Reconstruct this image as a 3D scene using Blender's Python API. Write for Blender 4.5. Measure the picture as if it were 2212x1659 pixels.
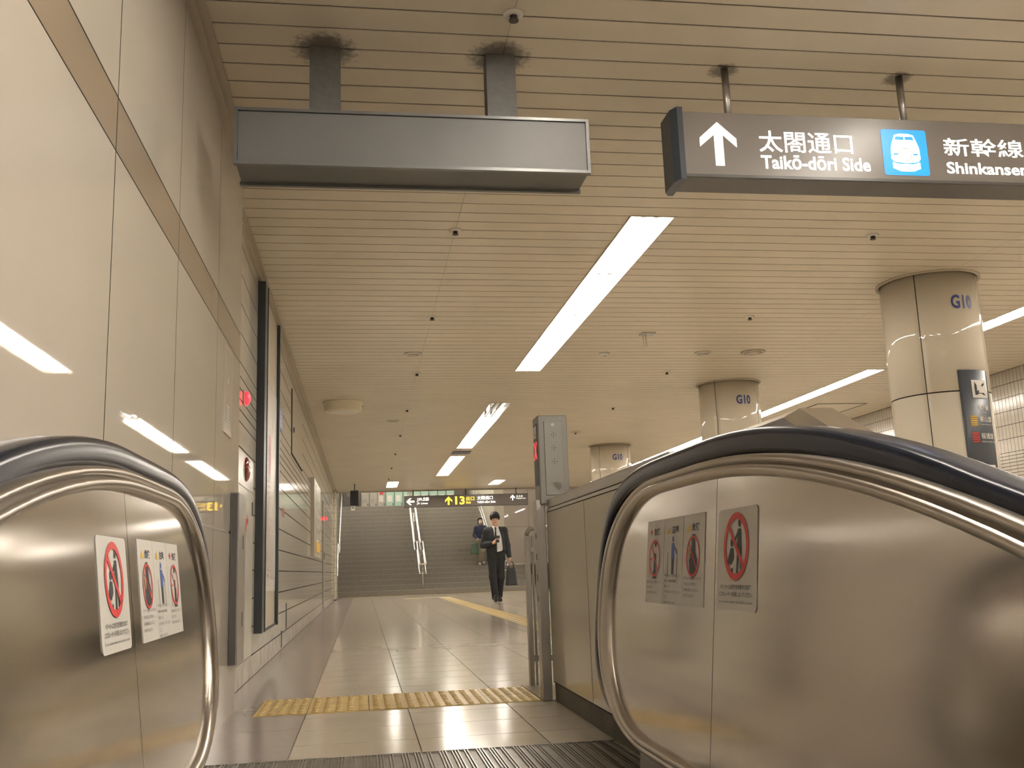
import bpy, bmesh, math, random
import numpy as np
from mathutils import Vector, Matrix
random.seed(7)
SC = bpy.context.scene
COL = SC.collection
for o in list(bpy.data.objects):
    bpy.data.objects.remove(o)
PI = math.pi

# ------------------------------------------------------------------ camera
CAM_H = 0.66                      # the phone is held 0.66 m above the upper floor (floor = z 0)
FPX, YAW, PITCH, ROLL = 2099.56, 0.156027854, 0.186831437, -0.035787
cy, sy, cp, sp = math.cos(YAW), math.sin(YAW), math.cos(PITCH), math.sin(PITCH)
fwd = Vector((sy*cp, cy*cp, sp)); right = Vector((cy, -sy, 0)); up = right.cross(fwd)
cr, sr = math.cos(ROLL), math.sin(ROLL)
right, up = cr*right + sr*up, -sr*right + cr*up
cd = bpy.data.cameras.new('camera'); cam = bpy.data.objects.new('camera', cd); COL.objects.link(cam)
cd.sensor_fit = 'HORIZONTAL'; cd.sensor_width = 36.0; cd.lens = FPX/2212*36.0
cd.clip_start = 0.02; cd.clip_end = 200
M = Matrix((( right.x, up.x, -fwd.x, 0), (right.y, up.y, -fwd.y, 0), (right.z, up.z, -fwd.z, CAM_H), (0, 0, 0, 1)))
cam.matrix_world = M
SC.camera = cam

# ------------------------------------------------------------------ world, exposure
w = bpy.data.worlds.new('world'); SC.world = w; w.use_nodes = True
w.node_tree.nodes['Background'].inputs[0].default_value = (1.0, 0.86, 0.68, 1)
w.node_tree.nodes['Background'].inputs[1].default_value = 0.03
SC.view_settings.view_transform = 'Standard'; SC.view_settings.look = 'None'
SC.view_settings.gamma = 1.0; SC.view_settings.use_curve_mapping = False
SC.view_settings.exposure = 1.12
SC.cycles.max_bounces = 6; SC.cycles.diffuse_bounces = 4; SC.cycles.glossy_bounces = 3; SC.cycles.transmission_bounces = 4
SC.cycles.use_adaptive_sampling = True; SC.cycles.adaptive_threshold = 0.03
SC.cycles.caustics_reflective = False; SC.cycles.caustics_refractive = False
TUBE = 26.0                       # fluorescent tube emission
LAMP_COL = (1.0, 0.925, 0.83)

# ------------------------------------------------------------------ materials
MATS = {}
def mat(name, col, rough=0.5, metal=0.0, spec=0.5, emit=None, estr=0.0, noise=0.0, nscale=6.0, coat=0.0,
        bump=0.0, bscale=60.0, trans=0.0, rvar=0.0, aniso=0.0, stretch=(1, 1, 1), ior=1.5):
    if name in MATS: return MATS[name]
    m = bpy.data.materials.new(name); m.use_nodes = True; nt = m.node_tree
    b = nt.nodes['Principled BSDF']
    b.inputs['Base Color'].default_value = (*col, 1); b.inputs['Roughness'].default_value = rough
    b.inputs['Metallic'].default_value = metal; b.inputs['Specular IOR Level'].default_value = spec
    b.inputs['Coat Weight'].default_value = coat; b.inputs['Coat Roughness'].default_value = 0.04
    b.inputs['IOR'].default_value = ior
    if trans: b.inputs['Transmission Weight'].default_value = trans
    if aniso: b.inputs['Anisotropic'].default_value = aniso
    if emit:
        b.inputs['Emission Color'].default_value = (*emit, 1); b.inputs['Emission Strength'].default_value = estr
    if noise or bump or rvar:
        g = nt.nodes.new('ShaderNodeNewGeometry'); mp = nt.nodes.new('ShaderNodeMapping')
        nt.links.new(g.outputs['Position'], mp.inputs[0]); mp.inputs['Scale'].default_value = stretch
    if noise or rvar:
        n = nt.nodes.new('ShaderNodeTexNoise'); n.inputs['Scale'].default_value = nscale; n.inputs['Detail'].default_value = 5
        nt.links.new(mp.outputs[0], n.inputs['Vector'])
    if noise:
        mr = nt.nodes.new('ShaderNodeMapRange'); mr.inputs[1].default_value = .25; mr.inputs[2].default_value = .75
        mr.inputs[3].default_value = 1-noise; mr.inputs[4].default_value = 1+noise*0.6
        mx = nt.nodes.new('ShaderNodeMix'); mx.data_type = 'RGBA'; mx.blend_type = 'MULTIPLY'; mx.inputs[0].default_value = 1
        mx.inputs[6].default_value = (*col, 1)
        nt.links.new(n.outputs[0], mr.inputs[0]); nt.links.new(mr.outputs[0], mx.inputs[7])
        nt.links.new(mx.outputs[2], b.inputs['Base Color'])
    if rvar:
        m2 = nt.nodes.new('ShaderNodeMapRange'); m2.inputs[1].default_value = .3; m2.inputs[2].default_value = .7
        m2.inputs[3].default_value = rough*(1-rvar); m2.inputs[4].default_value = rough*(1+rvar)
        nt.links.new(n.outputs[0], m2.inputs[0]); nt.links.new(m2.outputs[0], b.inputs['Roughness'])
    if bump:
        n2 = nt.nodes.new('ShaderNodeTexNoise'); n2.inputs['Scale'].default_value = bscale
        bp = nt.nodes.new('ShaderNodeBump'); bp.inputs['Strength'].default_value = bump; bp.inputs['Distance'].default_value = .004
        nt.links.new(mp.outputs[0], n2.inputs['Vector']); nt.links.new(n2.outputs[0], bp.inputs['Height'])
        nt.links.new(bp.outputs[0], b.inputs['Normal'])
    MATS[name] = m
    return m

WALL = mat('cream_enamel_panel', (.485, .436, .372), .022, spec=.42, noise=.04, nscale=1.6)
BAND = mat('tan_band_panel', (.31, .245, .175), .16, noise=.05, nscale=2)
GROUT = mat('dark_joint', (.022, .018, .015), .9, spec=.1)
CEIL = mat('cream_ceiling_slat', (.66, .595, .48), .33, spec=.3, noise=.06, nscale=1.3)
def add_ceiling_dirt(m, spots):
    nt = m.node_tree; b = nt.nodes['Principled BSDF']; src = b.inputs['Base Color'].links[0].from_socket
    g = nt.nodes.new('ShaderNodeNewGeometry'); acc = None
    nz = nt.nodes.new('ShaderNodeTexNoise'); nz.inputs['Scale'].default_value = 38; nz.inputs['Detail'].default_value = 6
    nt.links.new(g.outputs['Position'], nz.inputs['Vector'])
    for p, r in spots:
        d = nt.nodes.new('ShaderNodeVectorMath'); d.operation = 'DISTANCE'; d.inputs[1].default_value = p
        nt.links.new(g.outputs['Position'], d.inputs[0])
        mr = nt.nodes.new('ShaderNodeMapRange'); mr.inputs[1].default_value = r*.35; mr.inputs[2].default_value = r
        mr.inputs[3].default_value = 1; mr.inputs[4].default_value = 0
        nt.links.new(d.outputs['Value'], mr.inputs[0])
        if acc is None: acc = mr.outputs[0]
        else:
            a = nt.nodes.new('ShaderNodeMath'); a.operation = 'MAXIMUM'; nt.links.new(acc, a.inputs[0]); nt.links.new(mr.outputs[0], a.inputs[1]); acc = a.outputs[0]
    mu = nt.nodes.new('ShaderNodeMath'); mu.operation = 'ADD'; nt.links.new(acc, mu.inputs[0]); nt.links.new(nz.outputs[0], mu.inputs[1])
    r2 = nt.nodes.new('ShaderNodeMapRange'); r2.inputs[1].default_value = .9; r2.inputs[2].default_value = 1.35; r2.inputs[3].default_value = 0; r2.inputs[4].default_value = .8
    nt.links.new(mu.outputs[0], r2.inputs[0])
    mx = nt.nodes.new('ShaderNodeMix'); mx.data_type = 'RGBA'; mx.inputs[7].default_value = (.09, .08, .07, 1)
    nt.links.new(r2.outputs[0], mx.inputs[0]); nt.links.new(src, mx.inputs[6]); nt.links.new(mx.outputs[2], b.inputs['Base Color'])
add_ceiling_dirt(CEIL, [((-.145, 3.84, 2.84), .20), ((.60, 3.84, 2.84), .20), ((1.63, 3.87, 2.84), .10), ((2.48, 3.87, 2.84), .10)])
VOID = mat('ceiling_void', (.04, .033, .026), .9)
TRIM = mat('cream_trim', (.46, .40, .31), .4)
TILE = mat('grey_cream_wall_tile', (.55, .515, .44), .10, noise=.07, nscale=7, stretch=(1, .5, 2.2))
BASET = mat('grimy_base_tile', (.50, .46, .39), .22, noise=.25, nscale=7)
SLAB = mat('brown_granite_floor', (.27, .225, .195), .20, spec=.35, noise=.06, nscale=20)
FLT = mat('beige_floor_tile', (.52, .46, .375), .15, noise=.05, nscale=5)
FGROUT = mat('floor_joint', (.20, .175, .14), .7)
YEL = mat('yellow_tactile', (.56, .41, .17), .40, noise=.12, nscale=12)
STEEL = mat('brushed_stainless', (.56, .52, .46), .30, metal=1, noise=.05, nscale=9, rvar=.25, stretch=(1, 1, .25))
STEELP = mat('balustrade_stainless', (.57, .53, .475), .13, metal=1, aniso=.3, noise=.06, nscale=3.0, rvar=.06, stretch=(1, 1.0, 1.6))
STEELM = mat('polished_molding', (.44, .40, .345), .32, metal=1)
STEELB = mat('bright_steel', (.75, .72, .68), .12, metal=1)
STEELD = mat('dull_steel_post', (.38, .36, .33), .36, metal=.8, noise=.06, nscale=9)
RUBBER = mat('handrail_rubber', (.012, .015, .026), .22, spec=.25)
BLACK = mat('black_metal', (.03, .033, .037), .42)
NAVY = mat('dark_navy_frame', (.038, .046, .056), .35)
COLM = mat('column_enamel', (.63, .57, .465), .035, noise=.03, nscale=2)
GREYBOX = mat('grey_painted_steel', (.155, .153, .147), .48, metal=.0, noise=.06, nscale=5, bump=.04, bscale=140)
GREYBOX2 = mat('grey_painted_hanger', (.15, .147, .14), .55, metal=.0, noise=.18, nscale=40)
SIGNF = mat('dark_sign_face', (.155, .138, .122), .30)
SIGNB = mat('sign_body', (.07, .066, .062), .35)
WHITE_L = mat('lit_white_print', (.9, .88, .82), .4, emit=(1, .95, .86), estr=.85)
YEL_L = mat('lit_yellow_print', (.9, .6, .05), .4, emit=(1, .62, .04), estr=1.0)
BLUE_L = mat('lit_blue_pictogram', (.01, .22, .75), .35, emit=(.0, .20, .85), estr=.55)
PAPER = mat('white_sticker', (.62, .59, .53), .45)
PAPER2 = mat('white_poster', (.70, .67, .62), .25)
INK = mat('black_ink', (.03, .03, .032), .5)
INKG = mat('grey_ink', (.25, .24, .22), .5)
INKR = mat('red_ink', (.62, .045, .04), .45)
INKB = mat('blue_ink', (.04, .10, .42), .45)
INKY = mat('yellow_ink', (.75, .45, .03), .45)
INKW = mat('white_ink', (.68, .66, .60), .5)
INKO = mat('orange_brown_ink', (.42, .24, .10), .5)
GSTEP = mat('grey_granite_step', (.27, .25, .215), .5, noise=.22, nscale=25)
GLASS = mat('pane_glass', (.86, .95, .92), .03, trans=1.0, spec=.5)
TUBEM = mat('lit_tube', (.9, .9, .9), .4, emit=LAMP_COL, estr=TUBE)
TUBED = mat('unlit_tube', (.75, .75, .74), .25)
REFL = mat('white_reflector', (.82, .80, .76), .35)
REFLS = mat('metal_reflector', (.45, .45, .45), .18, metal=1)
RED_L = mat('lit_red_lamp', (.8, .02, .02), .3, emit=(1, .02, .03), estr=1.6)
REDP = mat('red_plastic', (.22, .012, .014), .12, coat=.6)
HYD = mat('grey_white_cabinet', (.57, .55, .49), .2, noise=.05, nscale=4)
RIB = mat('ribbed_steel_plate', (.25, .235, .21), .40, metal=.6, noise=.2, nscale=20)
RIBB = mat('bright_rib', (.36, .34, .31), .3, metal=.9)

# ------------------------------------------------------------------ object helpers
WL = {}                                     # world location of every object built (nothing is rotated)
def link(name, data, loc, parent=None):
    o = bpy.data.objects.new(name, data); COL.objects.link(o)
    p = WL[parent] if parent else Vector((0, 0, 0))
    o.location = Vector(loc) - p; o.parent = parent
    WL[o] = Vector(loc)
    return o
def tag(o, label=None, cat=None, group=None, kind=None):
    if label: o['label'] = label
    if cat: o['category'] = cat
    if group: o['group'] = group
    if kind: o['kind'] = kind
    return o
def thing(name, loc, label, cat, group=None):
    return tag(link(name, None, loc), label, cat, group)

class MB:
    """collects polygons in world coordinates; build() links them as one mesh object"""
    def __init__(s): s.v = []; s.f = []; s.mi = []; s.sm = []; s.cm = 0
    def face(s, pts, smooth=False):
        n = len(s.v); s.v += [tuple(p) for p in pts]; s.f.append(tuple(range(n, n+len(pts)))); s.mi.append(s.cm); s.sm.append(smooth); return s
    def box(s, x0, x1, y0, y1, z0, z1, b=0.0):
        n = len(s.v)
        if b <= 0:
            s.v += [(x0,y0,z0),(x1,y0,z0),(x1,y1,z0),(x0,y1,z0),(x0,y0,z1),(x1,y0,z1),(x1,y1,z1),(x0,y1,z1)]
            F = [(0,3,2,1),(4,5,6,7),(0,1,5,4),(1,2,6,5),(2,3,7,6),(3,0,4,7)]
            for f in F: s.f.append(tuple(n+i for i in f)); s.mi.append(s.cm); s.sm.append(False)
            return s
        bm = bmesh.new(); bmesh.ops.create_cube(bm, size=1)
        for v in bm.verts: v.co = Vector(((x0+x1)/2+v.co.x*(x1-x0), (y0+y1)/2+v.co.y*(y1-y0), (z0+z1)/2+v.co.z*(z1-z0)))
        bmesh.ops.bevel(bm, geom=bm.edges[:], offset=b, segments=2, profile=.5, affect='EDGES')
        return s.bm(bm)
    def bm(s, bm, smooth=False):
        n = len(s.v); bm.verts.index_update(); s.v += [tuple(v.co) for v in bm.verts]
        for f in bm.faces: s.f.append(tuple(n+v.index for v in f.verts)); s.mi.append(s.cm); s.sm.append(smooth)
        bm.free(); return s
    def mesh(s, V, F, smooth=True):
        n = len(s.v); s.v += [tuple(p) for p in V]
        for f in F: s.f.append(tuple(n+i for i in f)); s.mi.append(s.cm); s.sm.append(smooth)
        return s
    def prism(s, poly, a, b, axis):
        """polygon given in the two other axes, extruded along axis from a to b"""
        def P(p, t):
            return {'x': (t, p[0], p[1]), 'y': (p[0], t, p[1]), 'z': (p[0], p[1], t)}[axis]
        k = len(poly); n = len(s.v)
        s.v += [P(p, a) for p in poly] + [P(p, b) for p in poly]
        def add(f): s.f.append(tuple(n+i for i in f)); s.mi.append(s.cm); s.sm.append(False)
        add(range(k)); add([k+i for i in reversed(range(k))])
        for i in range(k): add((i, k+i, k+(i+1) % k, (i+1) % k))
        return s
    def tube(s, pts, r, n=10, cap=True, smooth=True):
        pts = [Vector(p) for p in pts]; m = len(pts); rr = r if isinstance(r, (list, tuple)) else [r]*m
        base = len(s.v); ref = None
        for i, p in enumerate(pts):
            t = (pts[min(i+1, m-1)] - pts[max(i-1, 0)]).normalized()
            if ref is None:
                ref = Vector((0, 0, 1)) if abs(t.z) < .9 else Vector((1, 0, 0))
            u = (ref - t*ref.dot(t)).normalized(); ref = u; v = t.cross(u)
            for k in range(n):
                a = 2*PI*k/n; s.v.append(tuple(p + (u*math.cos(a) + v*math.sin(a))*rr[i]))
        for i in range(m-1):
            for k in range(n):
                s.f.append((base+i*n+k, base+i*n+(k+1) % n, base+(i+1)*n+(k+1) % n, base+(i+1)*n+k)); s.mi.append(s.cm); s.sm.append(smooth)
        if cap:
            s.f.append(tuple(base+k for k in reversed(range(n)))); s.mi.append(s.cm); s.sm.append(False)
            s.f.append(tuple(base+(m-1)*n+k for k in range(n))); s.mi.append(s.cm); s.sm.append(False)
        return s
    def lathe(s, c, prof, n=28, smooth=True):
        """profile (r, z) turned about the vertical through c"""
        base = len(s.v); m = len(prof)
        for r, z in prof:
            for k in range(n):
                a = 2*PI*k/n; s.v.append((c[0]+r*math.cos(a), c[1]+r*math.sin(a), c[2]+z))
        for i in range(m-1):
            for k in range(n):
                s.f.append((base+i*n+k, base+i*n+(k+1) % n, base+(i+1)*n+(k+1) % n, base+(i+1)*n+k)); s.mi.append(s.cm); s.sm.append(smooth)
        s.f.append(tuple(base+k for k in reversed(range(n)))); s.mi.append(s.cm); s.sm.append(False)
        s.f.append(tuple(base+(m-1)*n+k for k in range(n))); s.mi.append(s.cm); s.sm.append(False)
        return s
    def sphere(s, c, r, nu=16, nv=10, sc=(1, 1, 1)):
        V = []; F = []
        for j in range(nv+1):
            ph = PI*j/nv
            for i in range(nu):
                a = 2*PI*i/nu; V.append((c[0]+r*sc[0]*math.sin(ph)*math.cos(a), c[1]+r*sc[1]*math.sin(ph)*math.sin(a), c[2]-r*sc[2]*math.cos(ph)))
        for j in range(nv):
            for i in range(nu): F.append((j*nu+i, j*nu+(i+1) % nu, (j+1)*nu+(i+1) % nu, (j+1)*nu+i))
        return s.mesh(V, F, True)
    def build(s, name, mats, parent=None, recalc=True):
        V = np.array(s.v, float); c = (V.min(0)+V.max(0))/2
        me = bpy.data.meshes.new(name); me.from_pydata((V-c).tolist(), [], s.f)
        for m in (mats if isinstance(mats, (list, tuple)) else [mats]): me.materials.append(m)
        me.polygons.foreach_set('material_index', s.mi); me.polygons.foreach_set('use_smooth', s.sm)
        if recalc:
            bm = bmesh.new(); bm.from_mesh(me); bmesh.ops.remove_doubles(bm, verts=bm.verts, dist=1e-6) if any(s.sm) else None
            bmesh.ops.recalc_face_normals(bm, faces=bm.faces); bm.to_mesh(me); bm.free()
        me.update()
        return link(name, me, c, parent)

PC = {}
def piece(name, m, x0, x1, y0, y1, z0, z1, parent, bev=0.0):
    """a box piece; alike pieces share their mesh"""
    k = (m.name, round(x1-x0, 4), round(y1-y0, 4), round(z1-z0, 4), bev, name)
    if k not in PC:
        me = bpy.data.meshes.new(name); b = MB().box(-(x1-x0)/2, (x1-x0)/2, -(y1-y0)/2, (y1-y0)/2, -(z1-z0)/2, (z1-z0)/2, bev)
        me.from_pydata(b.v, [], b.f); me.materials.append(m); me.update(); PC[k] = me
    return link(name, PC[k], ((x0+x1)/2, (y0+y1)/2, (z0+z1)/2), parent)

# ------------------------------------------------------------------ lettering
BOLD = 0.022; CJK = 0.009
TXT = {}
def prep(strings):
    tmp = []
    for s, off in strings:
        cu = bpy.data.curves.new('t', 'FONT'); cu.body = s; cu.size = 1; cu.offset = off; cu.resolution_u = 3
        o = bpy.data.objects.new('t', cu); COL.objects.link(o); tmp.append((s, off, o, cu))
    dg = bpy.context.evaluated_depsgraph_get()
    for s, off, o, cu in tmp:
        me = bpy.data.meshes.new_from_object(o.evaluated_get(dg))
        V = np.empty(len(me.vertices)*3); me.vertices.foreach_get('co', V); V = V.reshape(-1, 3)
        F = [tuple(p.vertices) for p in me.polygons]
        if len(V): V = V - [V[:, 0].min(), V[:, 1].min(), 0]
        TXT[(s, off)] = (V, F); bpy.data.meshes.remove(me)
    for s, off, o, cu in tmp:
        bpy.data.objects.remove(o); bpy.data.curves.remove(cu)
def letter(b, s, off, fn, u0, v0, wid, hei=None, d=0.0):
    """puts text s in the box (u0, v0) .. (+wid, +hei); fn(u, v, d) gives the point in space"""
    V, F = TXT[(s, off)]
    if not len(V): return
    W, H = V[:, 0].max(), V[:, 1].max(); kx = wid/W; ky = hei/H if hei else kx
    b.mesh([fn(u0+p[0]*kx, v0+p[1]*ky, d) for p in V], F, False)
def poly(b, pts, fn, d=0.0):
    b.face([fn(u, v, d) for u, v in pts])
def disc(b, c, ru, rv, fn, d=0.0, n=28):
    poly(b, [(c[0]+ru*math.cos(2*PI*k/n), c[1]+rv*math.sin(2*PI*k/n)) for k in range(n)], fn, d)
def ring(b, c, ro, ri, fn, d=0.0, n=40):
    for k in range(n):
        a, e = 2*PI*k/n, 2*PI*(k+1)/n
        poly(b, [(c[0]+ro*math.cos(a), c[1]+ro*math.sin(a)), (c[0]+ro*math.cos(e), c[1]+ro*math.sin(e)),
                 (c[0]+ri*math.cos(e), c[1]+ri*math.sin(e)), (c[0]+ri*math.cos(a), c[1]+ri*math.sin(a))], fn, d)
def bar(b, p, q, t, fn, d=0.0):
    ux, uy = q[0]-p[0], q[1]-p[1]; L = math.hypot(ux, uy); nx, ny = -uy/L*t/2, ux/L*t/2
    poly(b, [(p[0]+nx, p[1]+ny), (q[0]+nx, q[1]+ny), (q[0]-nx, q[1]-ny), (p[0]-nx, p[1]-ny)], fn, d)

S_WIDE = ['ベビーカーにお子さまを乗せたままで', 'エスカレーターを利用しないでください。', 'Do not use the escalator with a child in a stroller.']
S_N = [['踏段の端に立たないこと', 'はさまれて', 'けがをするおそれ'],
       ['手すりにつかまること', '黄色い線の内側に', '乗ること', 'かけあがったりしない', 'こと', '転倒するおそれ'],
       ['手すりから身をのりださない', 'すきまにはさまれない', '手荷物は持ち上げること', 'けがをするおそれ']]
ALLT = [('太閤通口', CJK), ('Taikō-dōri Side', BOLD), ('新幹線・JR線', CJK), ('Shinkansen, JR Lines', BOLD), ('G10', .028), ('地下鉄', .015), ('Subway', .0),
        ('東山線', .015), ('Higashiyama Line', 0.), ('桜通線', .015), ('Sakura-dori Line', 0.), ('JR線', CJK), ('JR Lines', .015), ('13', .03), ('出口', CJK), ('Exit', .015), ('エスカ', CJK),
        ('Shopping Arcade', .01), ('危険', .02), ('注意', .02), ('消火栓', .02), ('案内図', 0.), ('非常', .01)]
ALLT += [(s, .012) for s in S_WIDE[:2]] + [(S_WIDE[2], 0.)] + [(s, .0) for g in S_N for s in g]
prep(ALLT)

# ================================================================== SETTING
ZC = 2.84                                   # ceiling height
XN, XF, XW = -.645, -.742, 7.85             # near left wall, far left wall, tiled wall on the right
YCOMB, YBEAM = 3.81, 26.76
ORD = ['nearest', 'second', 'third', 'fourth', 'fifth', 'sixth', 'seventh', 'eighth', 'ninth', 'tenth', 'eleventh', 'twelfth', 'thirteenth', 'fourteenth']

# ---- floor: bed of joint mortar, tiles laid on it
fb = MB().box(XF-.06, XW+.1, YCOMB, 29.5, -.2, -.004).box(.945, XW+.1, -8, YCOMB, -.2, -.004)
floor = tag(fb.build('floor', FGROUT), kind='structure')
TL, TW = .372, .489
rows = [3.81, 4.11, 4.48, 4.85]
y = 4.85
while y < 28.33: y += TL; rows.append(min(y, 28.33))
xs = [-.277, .212, .70, 1.19]
while xs[-1] < XW: xs.append(xs[-1]+TW)
rest = MB(); g = .0025
YT0, YT1 = 5.01, 5.61                       # the tactile strip is cut into the tiles
def cutrow(a, b):
    out = []
    for lo, hi in ((a, min(b, YT0)), (max(a, YT1), b)):
        if hi-lo > .02: out.append((lo, hi))
    return out
for i in range(len(rows)-1):
    for lo, hi in cutrow(rows[i], rows[i+1]):
        for k in range(len(xs)-1):
            a, b_ = xs[k], min(xs[k+1], XW)
            if lo < 8.2 and a < 3.2 and not (hi < 5.4 and a > .9):
                piece('floor_tile', FLT, a+g, b_-g, lo+g, hi-g, -.012, 0, floor)
            else:
                rest.box(a+g, b_-g, lo+g, hi-g, -.012, 0)
    # what lies under the strip to the right of it
    if rows[i] < YT1 and rows[i+1] > YT0:
        rest.box(.885, XW, max(rows[i], YT0)+g, min(rows[i+1], YT1)-g, -.012, 0)
for yy in np.arange(-8, 3.8, TL*2): rest.box(.945, XW, yy+g, min(yy+TL*2, 3.81)-g, -.012, 0)
tag(rest.build('distant_floor_tiles', FLT, floor), kind='stuff')
y = 3.81; slabs = MB()
while y < 28.3:
    y2 = min(y+.744, 28.33)
    for lo, hi in cutrow(y, y2):
        x1 = -.277
        if lo < 12: piece('granite_slab', SLAB, XF, x1-.002, lo+.001, hi-.001, -.012, 0, floor)
        else: slabs.box(XF, x1-.002, lo+.001, hi-.001, -.012, 0)
    if y < YT1 and y2 > YT0:
        piece('granite_slab', SLAB, XF, -.534, max(y, YT0), min(y2, YT1), -.012, 0, floor)
    y = y2
tag(slabs.build('distant_granite_slabs', SLAB, floor), kind='stuff')
# tactile warning tiles, five by five domes each
def dome_tile(x0, x1, y0, y1):
    b = MB().box(x0+.0015, x1-.0015, y0+.0015, y1-.0015, -.01, .003)
    for i in range(5):
        for j in range(5):
            cx = (x0+x1)/2 + (i-2)*.057*(x1-x0)/.3; cyy = (y0+y1)/2 + (j-2)*.06
            b.lathe((cx, cyy, 0), [(.0165, .003), (.0145, .0065), (.010, .008)], 8)
    return b
edges = [-.53, -.275, .025, .325, .624, .883]
for i in range(5):
    for j in range(2): dome_tile(edges[i], edges[i+1], YT0+.3*j, YT0+.3*(j+1)).build('tactile_tile', YEL, floor)
# guide path with raised bars leading to the stairs
gp = MB(); yy = 9.0
while yy < 24.6:
    gp.box(1.84, 2.14, yy+.002, yy+.298, -.01, .003)
    for k in range(4): gp.box(1.84+.045+k*.07-.012, 1.84+.045+k*.07+.012, yy+.01, yy+.29, .003, .008)
    yy += .3
gp.box(1.0, 2.14, 24.7, 25.0, -.01, .004)
gp.box(-.6, 4.9, 28.18, 28.30, -.01, .004)
tag(gp.build('guide_path_tiles', mat('faded_tactile', (.50, .375, .15), .35), floor), kind='stuff')
# small stone sill strip beside the signal post
piece('threshold_strip', FLT, .885, .965, 4.98, 5.68, -.01, .006, floor)

# ---- ceiling: dark void with slats hung below it
ceiling = tag(MB().box(XF-.1, XW+.1, -8, YBEAM, 2.955, 3.05).build('ceiling', VOID), kind='structure')
PITCH_S = .157; slat0 = 3.5142 + PITCH_S*.5 - .0785
LIGHTS = [  # x0, x1, y0, y1, modules, lit mask
    (.790, 1.075, -1.70, 3.12, 4, (1, 1, 1, 1)), (2.53, 2.82, -1.70, 3.12, 4, (1, 1, 1, 1)),
    (.790, 1.075, -6.70, -1.85, 4, (1, 1, 1, 1)), (2.53, 2.82, -6.70, -1.85, 4, (1, 1, 1, 1)), (1.707, 1.995, 5.71, 10.60, 4, (1, 1, 1, 1)),  # the two strips behind the camera are added to brighten the near end
    (1.700, 1.988, 12.73, 17.60, 4, (0, 1, 1, 1)), (1.700, 1.988, 18.85, 22.78, 3, (1, 1, 1)),
    (.610, .890, 24.10, 25.70, 1, (1,)), (3.270, 3.560, 24.20, 25.50, 1, (1,)),
    (5.98, 6.20, -1.0, 3.9, 4, (1, 1, 1, 1)), (5.98, 6.20, 4.6, 9.5, 4, (1, 1, 1, 1)),
    (5.98, 6.20, 10.62, 15.5, 4, (1, 1, 1, 1)), (5.98, 6.20, 15.55, 20.4, 4, (1, 1, 1, 1)), (5.98, 6.20, 20.45, 25.3, 4, (1, 1, 1, 1))]
def spans(x0, x1, ya, yb):
    cuts = [(L[0], L[1]) for L in LIGHTS if L[2] < yb-.004 and L[3] > ya+.004]
    out = [(x0, x1)]
    for a, b in sorted(cuts):
        nxt = []
        for p, q in out:
            if b <= p or a >= q: nxt.append((p, q)); continue
            if a-p > .02: nxt.append((p, a))
            if q-b > .02: nxt.append((b, q))
        out = nxt
    return out
# slat joint lines at y = 3.514 + k * pitch
far = MB(); k0 = -60
while 3.5142 + k0*PITCH_S < YBEAM:
    a = 3.5142 + k0*PITCH_S; b_ = a+PITCH_S; k0 += 1
    if a < -6: continue
    sub = [a] + sorted([e for L in LIGHTS for e in (L[2], L[3]) if a+.006 < e < b_-.006]) + [min(b_, YBEAM)]
    for lo, hi in zip(sub[:-1], sub[1:]):
        l2 = lo+.005 if lo == a else lo; h2 = hi-.005 if hi == sub[-1] else hi
        for p, q in ((XF-.05, .61), (.6115, 4.6), (4.602, XW)):
            for s0, s1 in spans(p, q, lo, hi):
                if 3.0 < a < 9.1: piece('ceiling_slat', CEIL, s0, s1, l2, h2, ZC, ZC+.004, ceiling)
                else: far.box(s0, s1, l2, h2, ZC, ZC+.004)
tag(far.build('distant_ceiling_slats', CEIL, ceiling), kind='stuff')
# closing plate over the ceiling ends
tr = MB().box(XN-.02, XN+.028, -8, 5.27, 2.795, ZC).box(XN+.028, XN+.062, -8, 5.27, 2.822, ZC)
tag(tr.build('trim_1', TRIM), kind='structure')
tr = MB().box(XF-.02, XF+.022, 5.27, YBEAM, 2.80, ZC).box(XF+.022, XF+.05, 5.27, YBEAM, 2.824, ZC)
tag(tr.build('trim_2', TRIM), kind='structure')

# ---- near left wall: enamel panels with a tan band
wl = tag(MB().box(-.95, XN-.0005, -8, 5.255, -3, ZC).build('wall_left', GROUT), kind='structure')
yj = [-7.9, -6.2, -4.3, -2.4, -.29, .66, 1.61, 2.56, 3.465, 4.43, 5.27]
for a, b_ in zip(yj[:-1], yj[1:]):
    q = .0042
    for z0, z1, m, n in ((-2.9, .873, WALL, 'wall_panel'), (.885, 1.789, WALL, 'wall_panel'), (1.794, 1.942, BAND, 'band_panel'), (1.948, 2.835, WALL, 'wall_panel')):
        piece(n, m, XN-.018, XN, a+q, b_-q, z0, z1, wl)
piece('trim_strip', STEELD, XN-.012, XN+.001, -7.9, 4.93, .8735, .8845, wl)
piece('end_panel', WALL, -.9, XN-.001, 5.255, 5.269, 0, 2.835, wl)
# ---- far left wall: long tiles in courses
wf = tag(MB().box(-.95, XF-.0006, 5.27, YBEAM+.0, -.2, ZC).build('wall_far_left', GROUT), kind='structure')
zs = [0, .147, .333, .519, .706, .89, 1.077, 1.263, 1.449, 1.602, 1.676, 1.742, 1.809, 1.883, 1.972, 2.158, 2.344, 2.53, 2.716, 2.838]
for i in range(len(zs)-1):
    a = 5.272; m = BASET if i == 0 else TILE
    while a < 11.9:
        b_ = a+.6 - (.3 if (a == 5.272 and i % 2) else 0)
        piece('wall_tile', m, XF-.012, XF, a+.0007, b_-.0007, zs[i]+.0042, zs[i+1]-.0042, wf); a = b_
    piece('tile_course', m, XF-.012, XF, a+.0007, YBEAM-.9, zs[i]+.0042, zs[i+1]-.0042, wf)
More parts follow.
